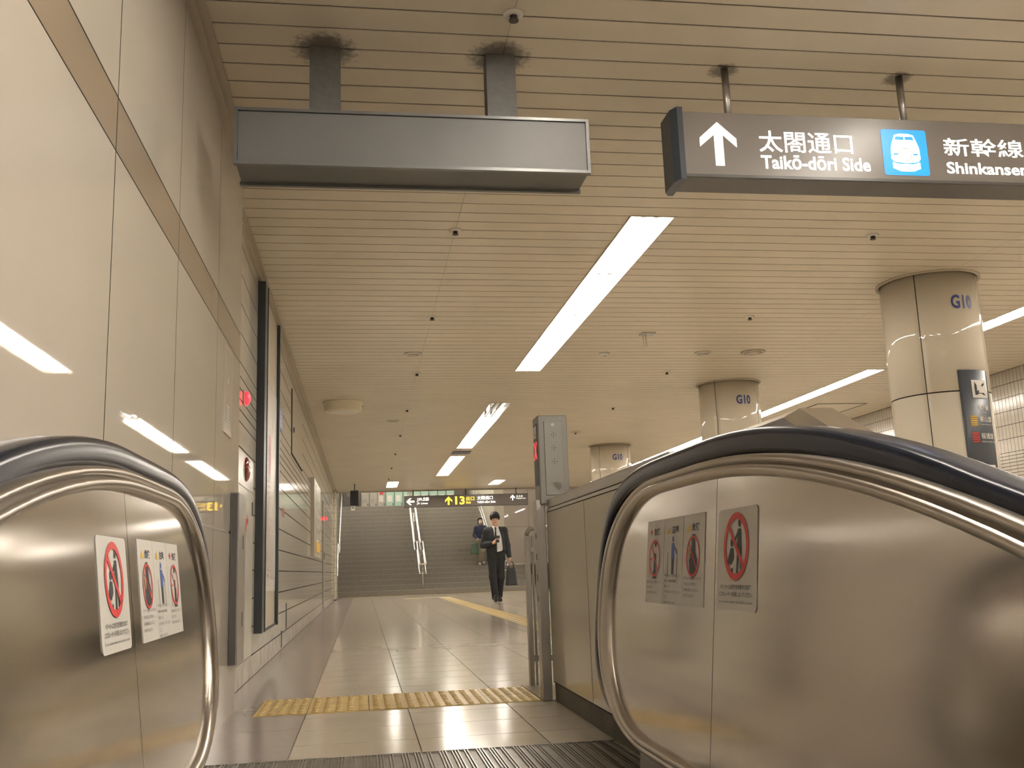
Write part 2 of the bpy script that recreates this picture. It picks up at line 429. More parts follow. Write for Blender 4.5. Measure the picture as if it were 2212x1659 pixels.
# pilaster of small square tiles at the end of the wall
pl = MB(); px0, px1, py = -.87, -.685, YBEAM-.9
core = tag(MB().box(px0, px1-.002, py+.002, YBEAM+.35, 0, ZC).build('wall_pilaster', GROUT), kind='structure')
n = 0
for i in range(3):
    for j in range(14):
        x0 = -.84+i*.052; z0 = .02+j*.2
        pl.box(x0+.003, x0+.049, py, py+.008, z0+.003, z0+.197)
for k in range(12):
    for j in range(14):
        y0 = py+k*.1; z0 = .02+j*.2
        pl.box(px1-.008, px1, y0+.003, y0+.097, z0+.003, z0+.197)
tag(pl.build('pilaster_tiles', mat('pilaster_tile', (.60, .55, .44), .2), core), kind='stuff')

# ---- right wall of narrow tiles
wr = tag(MB().box(XW+.001, XW+.2, -8, YBEAM, 0, ZC).build('wall_right', GROUT), kind='structure')
tb = MB()
for k in range(int((YBEAM-2)/.067)):
    y0 = 2+k*.067
    z = 2.838
    for hh in [.167]*6:
        tb.box(XW-.002, XW+.01, y0+.003, y0+.064, z-hh+.003, z-.003); z -= hh
for k in range(int((YBEAM-2)/.134)):
    y0 = 2+k*.134; z = 2.838-.167*6
    for j in range(8):
        tb.box(XW-.002, XW+.01, y0+.003, y0+.131, z-.042+.003, z-.003); z -= .042
    while z > .1:
        tb.box(XW-.002, XW+.01, y0+.003, y0+.131, z-.167+.003, z-.003); z -= .167
tag(tb.build('narrow_wall_tiles', mat('narrow_wall_tile', (.50, .455, .385), .15, noise=.06, nscale=5), wr), kind='stuff')
tag(MB().box(-.95, XW+.2, -8.2, -8, -3, 3.05).build('wall_back', WALL), kind='structure')

# ---- header over the stairs, stairwell walls, upper hall
tag(MB().box(-.95, XW+.2, YBEAM, YBEAM+.45, ZC, 6.0).build('wall_header', mat('header_paint', (.42, .36, .27), .5)), kind='structure')
SW = mat('stairwell_panel', (.42, .39, .34), .14, noise=.25, nscale=3, stretch=(1, 1, .3))
ws = tag(MB().box(-.98, -.86, YBEAM+.1, 40.5, 0, 6.0).build('wall_stairwell_left', SW), kind='structure')
wc = tag(MB().box(4.45, XW+.2, 30.9, 31.1, 0, 6.0).build('wall_stairwell_front', GROUT), kind='structure')
for x0, x1 in ((4.452, 5.23), (5.236, 6.4), (6.406, 7.9)):
    for z0, z1 in ((.78, 1.94), (1.946, 3.1), (3.106, 5.9)): piece('wall_panel', WALL, x0, x1, 30.885, 30.9, z0, z1, wc)
piece('base_trim', STEELB, 4.45, 7.9, 30.87, 30.89, .752, .80, wc)
tag(MB().box(4.14, 4.45, 30.88, 40.5, .5, 6.0).build('wall_stairwell_right', mat('pale_pier', (.66, .61, .50), .25)), kind='structure')
tag(MB().box(-.98, XW, 35.71, 40.5, 2.80, 3.0).build('floor_upper', SLAB), kind='structure')
tag(MB().box(-.98, XW, 40.4, 40.6, 2.8, 6.0).build('wall_upper_back', mat('hall_wall', (.60, .56, .48), .4)), kind='structure')
tag(MB().box(-.98, XW+.2, YBEAM+.1, 40.6, 5.6, 5.75).build('ceiling_upper', TRIM), kind='structure')
tag(MB().box(5.02, 5.22, 27.9, 28.2, 0, ZC+1).build('trim_3', mat('pale_pier', (.66, .61, .50), .25)), kind='structure')

# ================================================================== CEILING LIGHTS
def troffer(L, label, group, z=ZC, parts=True):
    x0, x1, y0, y1, n, lit = L
    t = thing('ceiling_light', ((x0+x1)/2, (y0+y1)/2, z), label, 'light', group)
    W = x1-x0; d = .085; a, b_ = x0+.002, x1-.002
    h = MB()
    for m0 in range(n):
        ya = y0+(y1-y0)*m0/n; yb = y0+(y1-y0)*(m0+1)/n
        h.cm = 0 if lit[m0] else 1
        P = lambda x, y, zz: (x, y, z+zz)
        h.face([P(a, ya, 0), P(a, yb, 0), P(a+.045, yb, d), P(a+.045, ya, d)])
        h.face([P(a+.045, ya, d), P(a+.045, yb, d), P(b_-.06, yb, d), P(b_-.06, ya, d)])
        h.face([P(b_-.06, ya, d), P(b_-.06, yb, d), P(b_, yb, 0), P(b_, ya, 0)])
    h.cm = 0
    for yy in (y0, y1):
        h.face([(a, yy, z), (b_, yy, z), (b_-.06, yy, z+d), (a+.045, yy, z+d)])
    h.build('reflector', [REFL, REFLS], t, recalc=False)
    f = MB()
    f.box(x0-.008, x0+.002, y0-.008, y1+.008, z-.004, z+.02).box(x1-.002, x1+.008, y0-.008, y1+.008, z-.004, z+.02)
    f.box(x0, x1, y0-.008, y0+.002, z-.004, z+.02).box(x0, x1, y1-.002, y1+.008, z-.004, z+.02)
    f.build('frame', TRIM, t)
    off = (W*.30, W*.58)
    for m0 in range(n):
        ya = y0+(y1-y0)*m0/n+.045; yb = y0+(y1-y0)*(m0+1)/n-.045
        for o_ in off:
            x = x0+o_
            MB().tube([(x, ya, z+.012), (x, yb, z+.012)], .0155, 6).build('tube_lamp', TUBEM if lit[m0] else TUBED, t)
    for m0 in range(n+1):
        yy = y0+(y1-y0)*m0/n
        for o_ in off:
            x = x0+o_; e = .018
            hb = MB().box(x-.017, x+.017, max(yy-e, y0+.004), min(yy+e, y1-.004), z-.002, z+d)
            hb.build('lamp_holder', REFL, t)
    return t
LN = ['recessed strip light overhead, left of the pair above the camera', 'recessed strip light overhead, right of the pair above the camera', 'added fill strip light behind the camera on the left', 'added fill strip light behind the camera on the right',
      'long blown-out recessed strip light in front of the hanging signs',
      'recessed strip light with its near tubes unlit', 'recessed strip light beyond the blue ceiling plate',
      'short lit ceiling light left of the exit sign', 'short lit ceiling light above the right half of the exit sign',
      'right aisle strip light above the camera side', 'right aisle strip light hidden behind the nearest column',
      'right aisle strip light between nearest and second column', 'right aisle strip light behind the second column', 'farthest strip light of the right aisle']
for i, (L, lb) in enumerate(zip(LIGHTS, LN)): troffer(L, lb, 'right aisle strip lights' if i > 8 else 'main aisle strip lights')
for i, x in enumerate((.4, 2.6)):
    for j, yy in enumerate((28.2, 33.2)):
        troffer((x, x+.3, yy, yy+4.8, 4, (1, 1, 1, 1)), ['upper hall ceiling light over %s stairs, %s' % (a, b) for a in ('left', 'right') for b in ('near row', 'far row')][i*2+j], 'upper hall lights', 5.5)

troffer((5.6, 5.9, 28.0, 30.4, 2, (1, 1)), 'added fill light in front of the panelled stair wall', 'upper hall lights', 5.5)  # added fixture, out of view, that brightens the panelled stair wall

# ================================================================== COLUMNS
def col_fn(c, r, ang, z0):
    """wraps (u, v) round a column; u runs to the viewer's right"""
    def fn(u, v, d): 
        t = ang + u/r
        return (c[0]+(r+d)*math.cos(t), c[1]+(r+d)*math.sin(t), z0+v)
    return fn
def column(c, r, label):
    t = thing('column', (c[0], c[1], 0), label, 'column', 'round enamel columns')
    MB().lathe((c[0], c[1], 0), [(r-.0012, 0), (r-.0012, ZC)], 40).build('core', GROUT, t)
    for q in range(4):
        a0 = math.radians(-137+90*q)+.009; a1 = math.radians(-137+90*(q+1))-.009
        for z0, z1 in ((.08, 1.868), (1.878, ZC-.012)):
            b = MB(); n = 14
            A = [a0+(a1-a0)*k/n for k in range(n+1)]
            for k in range(n):
                p = [(c[0]+rr*math.cos(a), c[1]+rr*math.sin(a), z) for rr, a, z in
                     ((r, A[k], z0), (r, A[k+1], z0), (r, A[k+1], z1), (r, A[k], z1))]
                b.face(p, True)
                b.face([(c[0]+rr*math.cos(a), c[1]+rr*math.sin(a), z0) for rr, a in ((r, A[k]), (r-.012, A[k]), (r-.012, A[k+1]), (r, A[k+1]))])
                b.face([(c[0]+rr*math.cos(a), c[1]+rr*math.sin(a), z1) for rr, a in ((r, A[k]), (r, A[k+1]), (r-.012, A[k+1]), (r-.012, A[k]))])
            for a in (a0, a1):
                b.face([(c[0]+rr*math.cos(a), c[1]+rr*math.sin(a), z) for rr, z in ((r, z0), (r-.012, z0), (r-.012, z1), (r, z1))])
            b.build('column_panel', COLM, t)
    # ceiling collar
    b = MB(); n = 40
    prof = [(r+.004, ZC), (r+.004, ZC-.012), (r+.022, ZC-.018), (r+.030, ZC-.008), (r+.030, ZC)]
    for k in range(n):
        a, e = 2*PI*k/n, 2*PI*(k+1)/n
        for i in range(len(prof)-1):
            (r0, z0), (r1, z1) = prof[i], prof[i+1]
            b.face([(c[0]+r0*math.cos(a), c[1]+r0*math.sin(a), z0), (c[0]+r0*math.cos(e), c[1]+r0*math.sin(e), z0),
                    (c[0]+r1*math.cos(e), c[1]+r1*math.sin(e), z1), (c[0]+r1*math.cos(a), c[1]+r1*math.sin(a), z1)], True)
    b.build('collar', TRIM, t, recalc=False)
    MB().lathe((c[0], c[1], 0), [(r+.01, 0), (r+.01, .08)], 32).build('base_ring', STEELD, t)
    b = MB(); letter(b, 'G10', .028, col_fn(c, r, math.radians(-90), 2.525), -.055, 0, .19, .112, .002)
    tag(b.build('lettering', mat('navy_print', (.025, .045, .22), .4), t), 'dark blue G10 lettering')
    return t
CR = .372
C1, C2, C3 = (4.60, 7.10), (4.565, 11.50), (4.565, 17.55)
column(C1, CR, 'nearest round cream column carrying a dark subway sign')
column(C2, CR, 'second round cream column marked G10, in the middle')
column(C3, CR, 'farthest round cream column just right of the steel signal post')
# subway direction plate bent round the nearest column
cs = thing('column_sign', (4.67, 6.73, 1.0), 'dark curved subway direction plate with yellow and red line bars on the nearest column', 'sign')
sf = col_fn(C1, CR, math.radians(-90)+.19, 0)
def curved(b, u0, u1, v0, v1, d, n=10, thick=None):
    for k in range(n):
        a, e = u0+(u1-u0)*k/n, u0+(u1-u0)*(k+1)/n
        b.face([sf(a, v0, d), sf(e, v0, d), sf(e, v1, d), sf(a, v1, d)], True)
        if thick:
            b.face([sf(a, v1, d), sf(e, v1, d), sf(e, v1, d-thick), sf(a, v1, d-thick)])
            b.face([sf(a, v0, d), sf(e, v0, d), sf(e, v0, d-thick), sf(a, v0, d-thick)])
    if thick:
        for u in (u0, u1): b.face([sf(u, v0, d), sf(u, v1, d), sf(u, v1, d-thick), sf(u, v0, d-thick)])
b = MB(); curved(b, -.142, .142, .95, 2.035, .006, 12, .006); b.build('plate', mat('slate_sign_plate', (.075, .083, .098), .38), cs)
b = MB(); curved(b, -.045, .10, 1.815, 1.955, .0085, 6); b.build('arrow_square', INKW, cs)
b = MB(); F = lambda u, v, d: sf(u, v, .0105)
poly(b, [(-.020, 1.838), (-.02, 1.94), (-.002, 1.915), (-.002, 1.856)], F); poly(b, [(-.02, 1.838), (-.002, 1.856), (.064, 1.856), (.083, 1.838)], F)
bar(b, (-.008, 1.85), (.074, 1.93), .017, F); b.build('arrow', INK, cs)
b = MB(); letter(b, '地下鉄', .015, sf, -.01, 1.72, .11, .042, .0085); letter(b, 'Subway', 0., sf, .005, 1.70, .07, .012, .0085)
letter(b, '東山線', .015, sf, -.012, 1.628, .135, .047, .0085); letter(b, 'Higashiyama Line', 0., sf, -.014, 1.603, .16, .013, .0085)
letter(b, '桜通線', .015, sf, -.012, 1.498, .135, .047, .0085); letter(b, 'Sakura-dori Line', 0., sf, -.012, 1.472, .16, .013, .0085)
b.build('lettering', INKW, cs, recalc=False)
for v0, m, nm in ((1.60, INKY, 'yellow_line_bar'), (1.472, INKR, 'red_line_bar')):
    for k in range(5):
        b = MB(); curved(b, -.088, -.03, v0+k*.0165, v0+k*.0165+.010, .0085, 3); b.build(nm, m, cs, recalc=False)
b = MB(); curved(b, .02, .10, 1.245, 1.30, .0085, 4); b.build('white_square', INKW, cs, recalc=False)

# ================================================================== ESCALATOR
XC = .165
def arc_z(y, y0, z0, R):
    """level at z0 down to y0, then a convex arc of radius R that ends in a 30 degree slope"""
    d = max(0, y0-y); dm = R*.5
    if d <= dm: return z0-(R-math.sqrt(R*R-d*d))
    return z0-R*(1-math.sqrt(.75))-(d-dm)*.57735
def supere(t, cx, cz, a, b, n):
    c_, s_ = math.cos(t), math.sin(t)
    return cx+a*math.copysign(abs(c_)**(2/n), c_), cz+b*math.copysign(abs(s_)**(2/n), s_)
YS = [-1.5, -.8, -.2, .2, .4, .55, .7, .85, 1.0] + [1.1+.08*k for k in range(17)] + [2.5, 2.6]
PS = []
for y in YS: PS.append((y, arc_z(y, 2.42, .86, 4.0), y-.5*.047*(y < .6), arc_z(y, 2.42, .908, 4.0)))
for k in range(41):
    t = PI/2-PI*k/40
    t2 = t
    i_ = supere(t, 2.72, .52, .50, .34, 2.3); o_ = supere(t2, 2.72, .5225, .665, .3855, 2.3)
    PS.append((*i_, *o_))
for y in (2.5, 2.2, 1.9, 1.6): PS.append((y, .18, y, .137))
for y in (1.4, 1.2, 1.0, .8, .6, .2, -1.5): PS.append((y, arc_z(y, 1.6, .18, 1.5), y-.02, arc_z(y, 1.6, .137, 1.5)))
PS = [np.array(p, float) for p in PS]
HS = []
for y in YS: HS.append((y, max(arc_z(y, 2.42, .971, 3.4) if y > .75 else -9, arc_z(y, 2.42, .86, 4.0)+.078)))
for k in range(37):
    t = PI/2-(PI*.92)*k/36
    HS.append(supere(t, 2.72, .52, .775, .451 if t > 0 else .36, 3.3))
HS = [np.array(p, float) for p in HS]
SHEAR = .105
esc = thing('escalator', (XC, 2.2, 0), 'steel escalator whose two curved balustrades flank the landing in the foreground', 'escalator')
YJ = 2.256
def balustrade(s, xa):
    def X(z, dx): return s*(xa - SHEAR*(.85-z) + dx)
    # rim: molding, outer band and outer side, swept along the profile
    sec = [(0, .004), (0, -.006), (.10, -.017), (.34, -.022), (.50, -.017), (.545, .012), (.60, .012), (.68, -.014), (.95, -.010), (1, 0), (1, .062)]
    b = MB(); k = len(sec); V = []; F = []
    for p in PS:
        for a, dx in sec:
            y = p[0]+(p[2]-p[0])*a; z = p[1]+(p[3]-p[1])*a; V.append((X(z, dx), y, z))
    for i in range(len(PS)-1):
        for j in range(k-1): F.append((i*k+j, i*k+j+1, (i+1)*k+j+1, (i+1)*k+j))
    b.mesh(V, F, True)
    rim = b.build('balustrade_rim', STEELM, esc, recalc=True)
    top = [(p[0], p[1]) for p in PS]
    def clip(poly, keep_hi):
        out = []
        for i in range(len(poly)):
            p, q = poly[i], poly[(i+1) % len(poly)]; yl = YJ+.0015 if keep_hi else YJ-.0015
            ip = p[0] > yl if keep_hi else p[0] < yl; iq = q[0] > yl if keep_hi else q[0] < yl
            if ip: out.append(p)
            if ip != iq:
                t = (yl-p[0])/(q[0]-p[0]); out.append((yl, p[1]+(q[1]-p[1])*t))
        return out
    for hi in (True, False):
        pp = clip(top, hi)
        b = MB().face([(X(z, 0), y, z) for y, z in pp])
        b.build('steel_panel', STEELP, rim, recalc=False)
    MB().face([(X(z, .003), y, z) for y, z in top]).build('panel_backing', BLACK, rim, recalc=False)
    MB().face([(X(p[3], .062), p[2], p[3]) for p in PS]).build('outer_panel', STEEL, rim, recalc=False)
    # handrail
    sec = []
    for c_, a0 in (((.022, .022), 0), ((-.022, .022), 90), ((-.022, -.006), 180), ((.022, -.006), 270)):
        for q in range(4):
            a = math.radians(a0+q*30); sec.append((c_[0]+.017*math.cos(a), c_[1]+.017*math.sin(a)))
    V = []; F = []; k = len(sec)
    for i, p in enumerate(HS):
        t = HS[min(i+1, len(HS)-1)]-HS[max(i-1, 0)]; t = t/np.linalg.norm(t); nrm = np.array((-t[1], t[0]))
        for dx, dn in sec:
            q = p + nrm*(dn-.039); V.append((s*(xa-SHEAR*(.85-p[1])+.047+dx), q[0], q[1]))
    for i in range(len(HS)-1):
        for j in range(k): F.append((i*k+j, i*k+(j+1) % k, (i+1)*k+(j+1) % k, (i+1)*k+j))
    MB().mesh(V, F, True).build('handrail', RUBBER, rim)
    # skirt under the molding
    b = MB()
    for y0, y1 in ((1.0, 2.86),):
        b.face([(X(.14, .01), y0, .14), (X(.14, .01), y1, .14), (X(-.3, .03), y1, -.3), (X(-.3, .03), y0, -.3)])
        b.face([(X(.14, .06), y1, .14), (X(.14, .01), y1, .14), (X(-.3, .03), y1, -.3), (X(-.3, .06), y1, -.3)])
    b.build('skirt', STEELD, rim, recalc=False)
    def fn(u0, flip):
        def f(u, v, d): return (X(v, -.0012-d), u0-u if flip else u0+u, v)
        return f
    return fn
fR = balustrade(1, .85)
fL = balustrade(-1, .52)
# landing plate with its ribs
lp = MB().box(-.64, .95, 2.2, YCOMB-.002, -.05, -.004).build('landing_plate', RIB, esc)
b = MB(); x = -.60; i = 0
while x < .93:
    for dx in (0, .011, .022)[: 3 if i % 3 else 2]: b.box(x+dx, x+dx+.0045, 2.2, YCOMB-.006, -.004, .001)
    x += .046; i += 1
b.build('plate_ribs', RIBB, lp)
MB().box(-.64, .95, YCOMB-.004, YCOMB+.004, -.02, .0015).build('edge_strip', STEELD, lp)
for i in range(6):
    y1 = 2.2-i*.40; z1 = -.004-max(0, i-.0)*.2
    st = MB().box(XC-.5, XC+.5, y1-.40, y1-.002, z1-.22, z1)
    for k in range(24): st.box(XC-.49+k*.041, XC-.49+k*.041+.02, y1-.40, y1-.002, z1, z1+.01)
    st.build('step', RIB, esc)
MB().box(-.64, .95, -1.5, 2.2, -2.6, -2.5).build('truss_floor', STEELD, esc)

# ---- stickers on the balustrade panels
def sticker(f, y0, label, group, w, z0, z1, kind):
    """y0 is the reader's left edge"""
    F = f; t = thing('warning_sticker', F(0, z0, 0), label, 'sticker', group); h = z1-z0
    b = MB(); r = .012 if kind == 'wide' else .002
    cor = []
    for cx, cz, a0 in ((w-r, z1-r, 0), (r, z1-r, 90), (r, z0+r, 180), (w-r, z0+r, 270)):
        for q in range(4): cor.append((cx+r*math.cos(math.radians(a0+q*30)), cz+r*math.sin(math.radians(a0+q*30))))
    poly(b, cor, F, .0006)
    for i in range(len(cor)):
        p, q = cor[i], cor[(i+1) % len(cor)]
        b.face([F(*p, .0006), F(*q, .0006), F(*q, -.001), F(*p, -.001)])
    b.build('backing', PAPER, t, recalc=False)
    D = .0016; G = lambda u, v, d: F(u, v, D+d)
    ink = MB(); red = MB(); xtra = MB()
    if kind == 'wide':
        c = (w*.5, z1-h*.375); R = h*.325*1.02
        R = min(R, w*.40)
        # adult, child in a pushchair
        disc(ink, (c[0]+.018, c[1]+.052), .0085, .010, G)
        poly(ink, [(c[0]+.008, c[1]+.038), (c[0]+.027, c[1]+.038), (c[0]+.034, c[1]-.015), (c[0]+.028, c[1]-.06), (c[0]+.038, c[1]-.062), (c[0]+.020, c[1]-.012), (c[0]+.012, c[1]-.062), (c[0]+.002, c[1]-.062), (c[0]+.006, c[1]-.01)], G)
        bar(ink, (c[0]+.01, c[1]+.03), (c[0]-.018, c[1]+.004), .007, G)
        disc(ink, (c[0]-.026, c[1]+.008), .0085, .0095, G)
        poly(ink, [(c[0]-.034, c[1]-.004), (c[0]-.016, c[1]-.004), (c[0]-.012, c[1]-.026), (c[0]-.03, c[1]-.042), (c[0]-.05, c[1]-.036), (c[0]-.046, c[1]-.024)], G)
        disc(ink, (c[0]-.042, c[1]-.055), .0065, .0075, G); disc(ink, (c[0]-.022, c[1]-.055), .0065, .0075, G)
        ring(red, c, R, R*.80, lambda u, v, d: G(u, v, .0006)); bar(red, (c[0]-R*.62, c[1]+R*.62), (c[0]+R*.62, c[1]-R*.62), R*.17, lambda u, v, d: G(u, v, .0006))
        letter(ink, S_WIDE[0], .012, G, w*.10, z0+h*.205, w*.78, h*.05)
        letter(ink, S_WIDE[1], .012, G, w*.08, z0+h*.135, w*.84, h*.05)
        letter(ink, S_WIDE[2], 0., G, w*.07, z0+h*.075, w*.86, h*.022)
    else:
        head = '注意' if kind == 'grip' else '危険'
        letter(ink, head, .02, G, w*.42, z1-h*.185, w*.36, h*.085)
        c = (w*.5, z1-h*.46)
        if kind == 'edge':
            poly(red, [(w*.27, z1-h*.185), (w*.35, z1-h*.142), (w*.27, z1-h*.10), (w*.19, z1-h*.142)], G)
        else:
            tri = MB(); poly(tri, [(w*.16, z1-h*.185), (w*.36, z1-h*.185), (w*.26, z1-h*.105)], G); tri.build('warning_triangle', INKY, t, recalc=False)
        if kind == 'grip':
            disc(xtra, (c[0], c[1]+.048), .007, .008, G)
            poly(xtra, [(c[0]-.011, c[1]+.038), (c[0]+.011, c[1]+.038), (c[0]+.014, c[1]-.005), (c[0]-.012, c[1]-.005)], G)
            bar(xtra, (c[0]+.008, c[1]+.034), (c[0]+.032, c[1]+.008), .006, G)
            poly(ink, [(c[0]-.010, c[1]-.005), (c[0]+.012, c[1]-.005), (c[0]+.010, c[1]-.045), (c[0]-.008, c[1]-.045)], G)
            for sx in (-.042, .036):
                bar(ink, (c[0]+sx, c[1]+.015), (c[0]+sx, c[1]-.055), .003, G)
            bar(ink, (c[0]+.022, c[1]+.024), (c[0]+.036, c[1]+.015), .003, G)
            mm = INKB; lines = S_N[1]; v = z0+h*.315
        elif kind == 'edge':
            disc(ink, (c[0]+.006, c[1]+.040), .009, .010, G)
            poly(ink, [(c[0]-.004, c[1]+.012), (c[0]+.012, c[1]+.012), (c[0]+.014, c[1]-.03), (c[0]+.022, c[1]-.058), (c[0]-.016, c[1]-.058), (c[0]-.006, c[1]-.03)], G)
            bar(xtra, (c[0]-.048, c[1]-.005), (c[0]-.02, c[1]), .004, G); bar(xtra, (c[0]-.048, c[1]-.005), (c[0]-.046, c[1]-.055), .004, G)
            mm = INKR; lines = S_N[0]; v = z0+h*.235
        else:
            poly(ink, [(c[0]-.010, c[1]+.055), (c[0]+.012, c[1]+.055), (c[0]+.018, c[1]+.01), (c[0]+.034, c[1]-.01), (c[0]+.026, c[1]-.045), (c[0]-.020, c[1]-.05), (c[0]-.032, c[1]-.01), (c[0]-.014, c[1]+.01)], G)
            poly(xtra, [(c[0]-.034, c[1]+.016), (c[0]-.016, c[1]+.024), (c[0]-.018, c[1]-.006), (c[0]-.032, c[1]-.006)], lambda u, v, d: G(u, v, .0004))
            mm = INKO; lines = S_N[2]; v = z0+h*.285
        xtra.build('figure', mm, t, recalc=False)
        if kind != 'grip':
            R = .052; ring(red, c, R, R*.87, lambda u, v, d: G(u, v*1 , .0006)); bar(red, (c[0]-R*.62, c[1]+R*.66), (c[0]+R*.62, c[1]-R*.66), R*.10, lambda u, v, d: G(u, v, .0006))
        for ln in lines:
            lw = w*.84*len(ln)/max(len(q) for q in lines)
            letter(ink, ln, 0., G, w*.08, v, lw, h*.034); v -= h*.062
    if ink.v: ink.build('print', INK, t, recalc=False)
    if red.v: red.build('prohibition_mark', INKR, t, recalc=False)
for s, f0, y, lab, dz in (('right', fR, 2.237, 'right', 0), ('left', fL, 1.985, 'left', -.025)):
    flip = s == 'right'
    sticker(f0(y, flip), y, 'large white no-stroller sticker on the %s escalator balustrade' % lab, 'no-stroller stickers', .237, .548+dz, .776+dz, 'wide')
    order = ('edge', 'grip', 'hand') if flip else ('hand', 'grip', 'edge')
    for k, kd in enumerate(order):
        yy = 2.828-k*.167 if flip else 2.335+k*.165
        nm = {'edge': 'narrow danger sticker with a red diamond', 'grip': 'narrow caution sticker with a blue figure holding the rail', 'hand': 'narrow danger sticker with a brown picture in a red ring'}[kd]
        sticker(f0(yy, flip), yy, nm + ' on the %s balustrade' % lab, 'narrow escalator warning stickers', .163, .548+dz, .780+dz, kd)

# ================================================================== PARAPET, POST, GLASS BARRIER
pr = thing('parapet', (1.0, 4.0, 0), 'low cream panelled parapet with steel cap right of the landing', 'parapet')
MB().box(.9428, 1.04, 2.955, 4.99, .09, .94).build('core', GROUT, pr)
for a, b_ in ((2.95, 3.195), (3.20, 4.116), (4.124, 4.992)):
    piece('parapet_panel', mat('parapet_enamel', (.46, .415, .325), .12, noise=.03, nscale=2), .942, .958, a, b_, .095, .934, pr)
MB().box(.952, .96, 2.95, 5.0, 0, .09).build('plinth', mat('dark_plinth', (.10, .088, .07), .6, noise=.3, nscale=9), pr)  # base strip in a dark, mottled tone
MB().box(.939, 1.06, 2.9, 4.95, .955, 1.0, .004).build('cap_rail', STEELD, pr)
MB().box(.941, 1.05, 2.9, 4.98, .938, .952).build('cap_strip', STEELD, pr)

sp_ = thing('signal_post', (.98, 5.02, 0), 'steel escalator signal post with red cross lamp and speaker holes', 'post')
MB().box(.906, 1.062, 4.952, 5.10, .975, 1.44, .006).build('head_box', mat('signal_box_paint', (.21, .20, .178), .4, metal=.3, noise=.05, nscale=9), sp_)
MB().box(.884, .932, 4.97, 5.06, .004, 1.0, .004).build('leg', STEELD, sp_)
cov = MB().box(.938, 1.034, 4.947, 4.953, 1.022, 1.408, .002).build('cover_plate', mat('signal_box_cover', (.23, .22, .195), .4, metal=.3), sp_)
b = MB()
for zc in (1.336, 1.266, 1.195):
    for dx, dz in ((0, 0), (.0115, 0), (-.0115, 0), (0, .0115), (0, -.0115)):
        cx = .987+dx; cz = zc+dz
        b.prism([(cx+.0028*math.cos(k*PI/4), cz+.0028*math.sin(k*PI/4)) for k in range(8)], 4.9455, 4.948, 'y')
b.build('speaker_holes', BLACK, cov)
MB().prism([(.984+.0085*math.cos(k*PI/8), 1.388+.0085*math.sin(k*PI/8)) for k in range(16)], 4.944, 4.948, 'y').build('key_lock', STEELD, cov)
b = MB().face([(.972, 4.9465, 1.085), (1.0, 4.9465, 1.09), (1.018, 4.9465, 1.082), (1.02, 4.9465, 1.062), (1.004, 4.9465, 1.045), (.985, 4.9465, 1.062)])
b.build('scraped_patch', mat('scrape', (.17, .15, .12), .7), cov, recalc=False)
MB().box(.9035, .9065, 4.975, 5.075, 1.075, 1.40).build('lamp_window', BLACK, sp_)
fx = lambda u, v, d: (.903, 5.075-u, v)
b = MB(); bar(b, (.015, 1.215), (.085, 1.305), .012, fx); bar(b, (.015, 1.305), (.085, 1.215), .012, fx); tag(b.build('cross_lamp', RED_L, sp_, recalc=False), 'glowing red cross')
b = MB(); poly(b, [(.012, 1.325), (.088, 1.325), (.088, 1.39), (.012, 1.39)], fx); b.build('pictogram_plate', INKW, sp_, recalc=False)
b = MB(); G2 = lambda u, v, d: (.9022, 5.075-u, v); bar(b, (.03, 1.375), (.045, 1.345), .006, G2); bar(b, (.045, 1.345), (.07, 1.338), .006, G2); b.build('pictogram', INK, sp_, recalc=False)
for k in range(4):
    zc = .80-.105*k*1.0
    MB().box(.8825, .885, 4.995, 5.012, zc, zc+.032).build('leg_slot', BLACK, sp_)

gb = thing('glass_barrier', (1.2, 5.64, 0), 'low glass barrier with steel tube frame behind the signal post', 'barrier')
BSTEEL = mat('satin_barrier_steel', (.40, .375, .33), .42, metal=.6)
MB().box(.928, .956, 5.615, 5.665, .004, .84, .004).build('end_post', BSTEEL, gb)
b = MB(); arc = [(.985-.043*math.cos(a), 5.64, .84+.043*math.sin(a)) for a in np.linspace(0, PI/2, 6)]
b.tube(arc + [(1.48, 5.64, .883)], .015, 10); b.build('top_tube', BSTEEL, gb)
MB().box(.975, 1.48, 5.636, 5.644, .17, .745).build('glass_pane', GLASS, gb)
MB().box(.956, 1.48, 5.622, 5.658, .745, .775, .003).build('upper_rail', BSTEEL, gb)
MB().box(.956, 1.48, 5.622, 5.658, .135, .17, .003).build('lower_rail', BSTEEL, gb)
MB().box(.966, .978, 5.625, 5.655, .004, .84, .002).build('inner_post', BSTEEL, gb)
MB().box(1.45, 1.48, 5.615, 5.665, .004, .87, .004).build('end_post', BSTEEL, gb)

# parapet of the neighbouring escalator, with a chamfered steel cap that bends down towards the camera
np_ = thing('escalator_parapet', (1.7, 3, 0), 'neighbouring escalator parapet whose folded steel cap peeks over the right handrail', 'parapet')
prof_yz = [(5.4, 1.191), (3.277, 1.191), (2.0, .595), (1.0, .128)]
def strip(name, m, x0, dz0, x1, dz1):
    b = MB()
    for (ya, za), (yb, zb) in zip(prof_yz[:-1], prof_yz[1:]):
        b.face([(x0, ya, za+dz0), (x0, yb, zb+dz0), (x1, yb, zb+dz1), (x1, ya, za+dz1)])
    return b.build(name, m, np_, recalc=False)
CAPS = mat('cap_stainless', (.78, .76, .72), .24, metal=1, noise=.12, nscale=6, stretch=(4, .3, 1))
strip('cap_chamfer', CAPS, 1.50, -.034, 1.565, 0)
strip('cap_top', CAPS, 1.565, 0, 1.69, 0)
strip('cap_side', CAPS, 1.69, 0, 1.69, -.1)
strip('inner_side', mat('parapet_grey', (.22, .20, .19), .5), 1.50, -.034, 1.50, -1.15)
strip('outer_side', CAPS, 1.69, -.1, 1.69, -1.15)

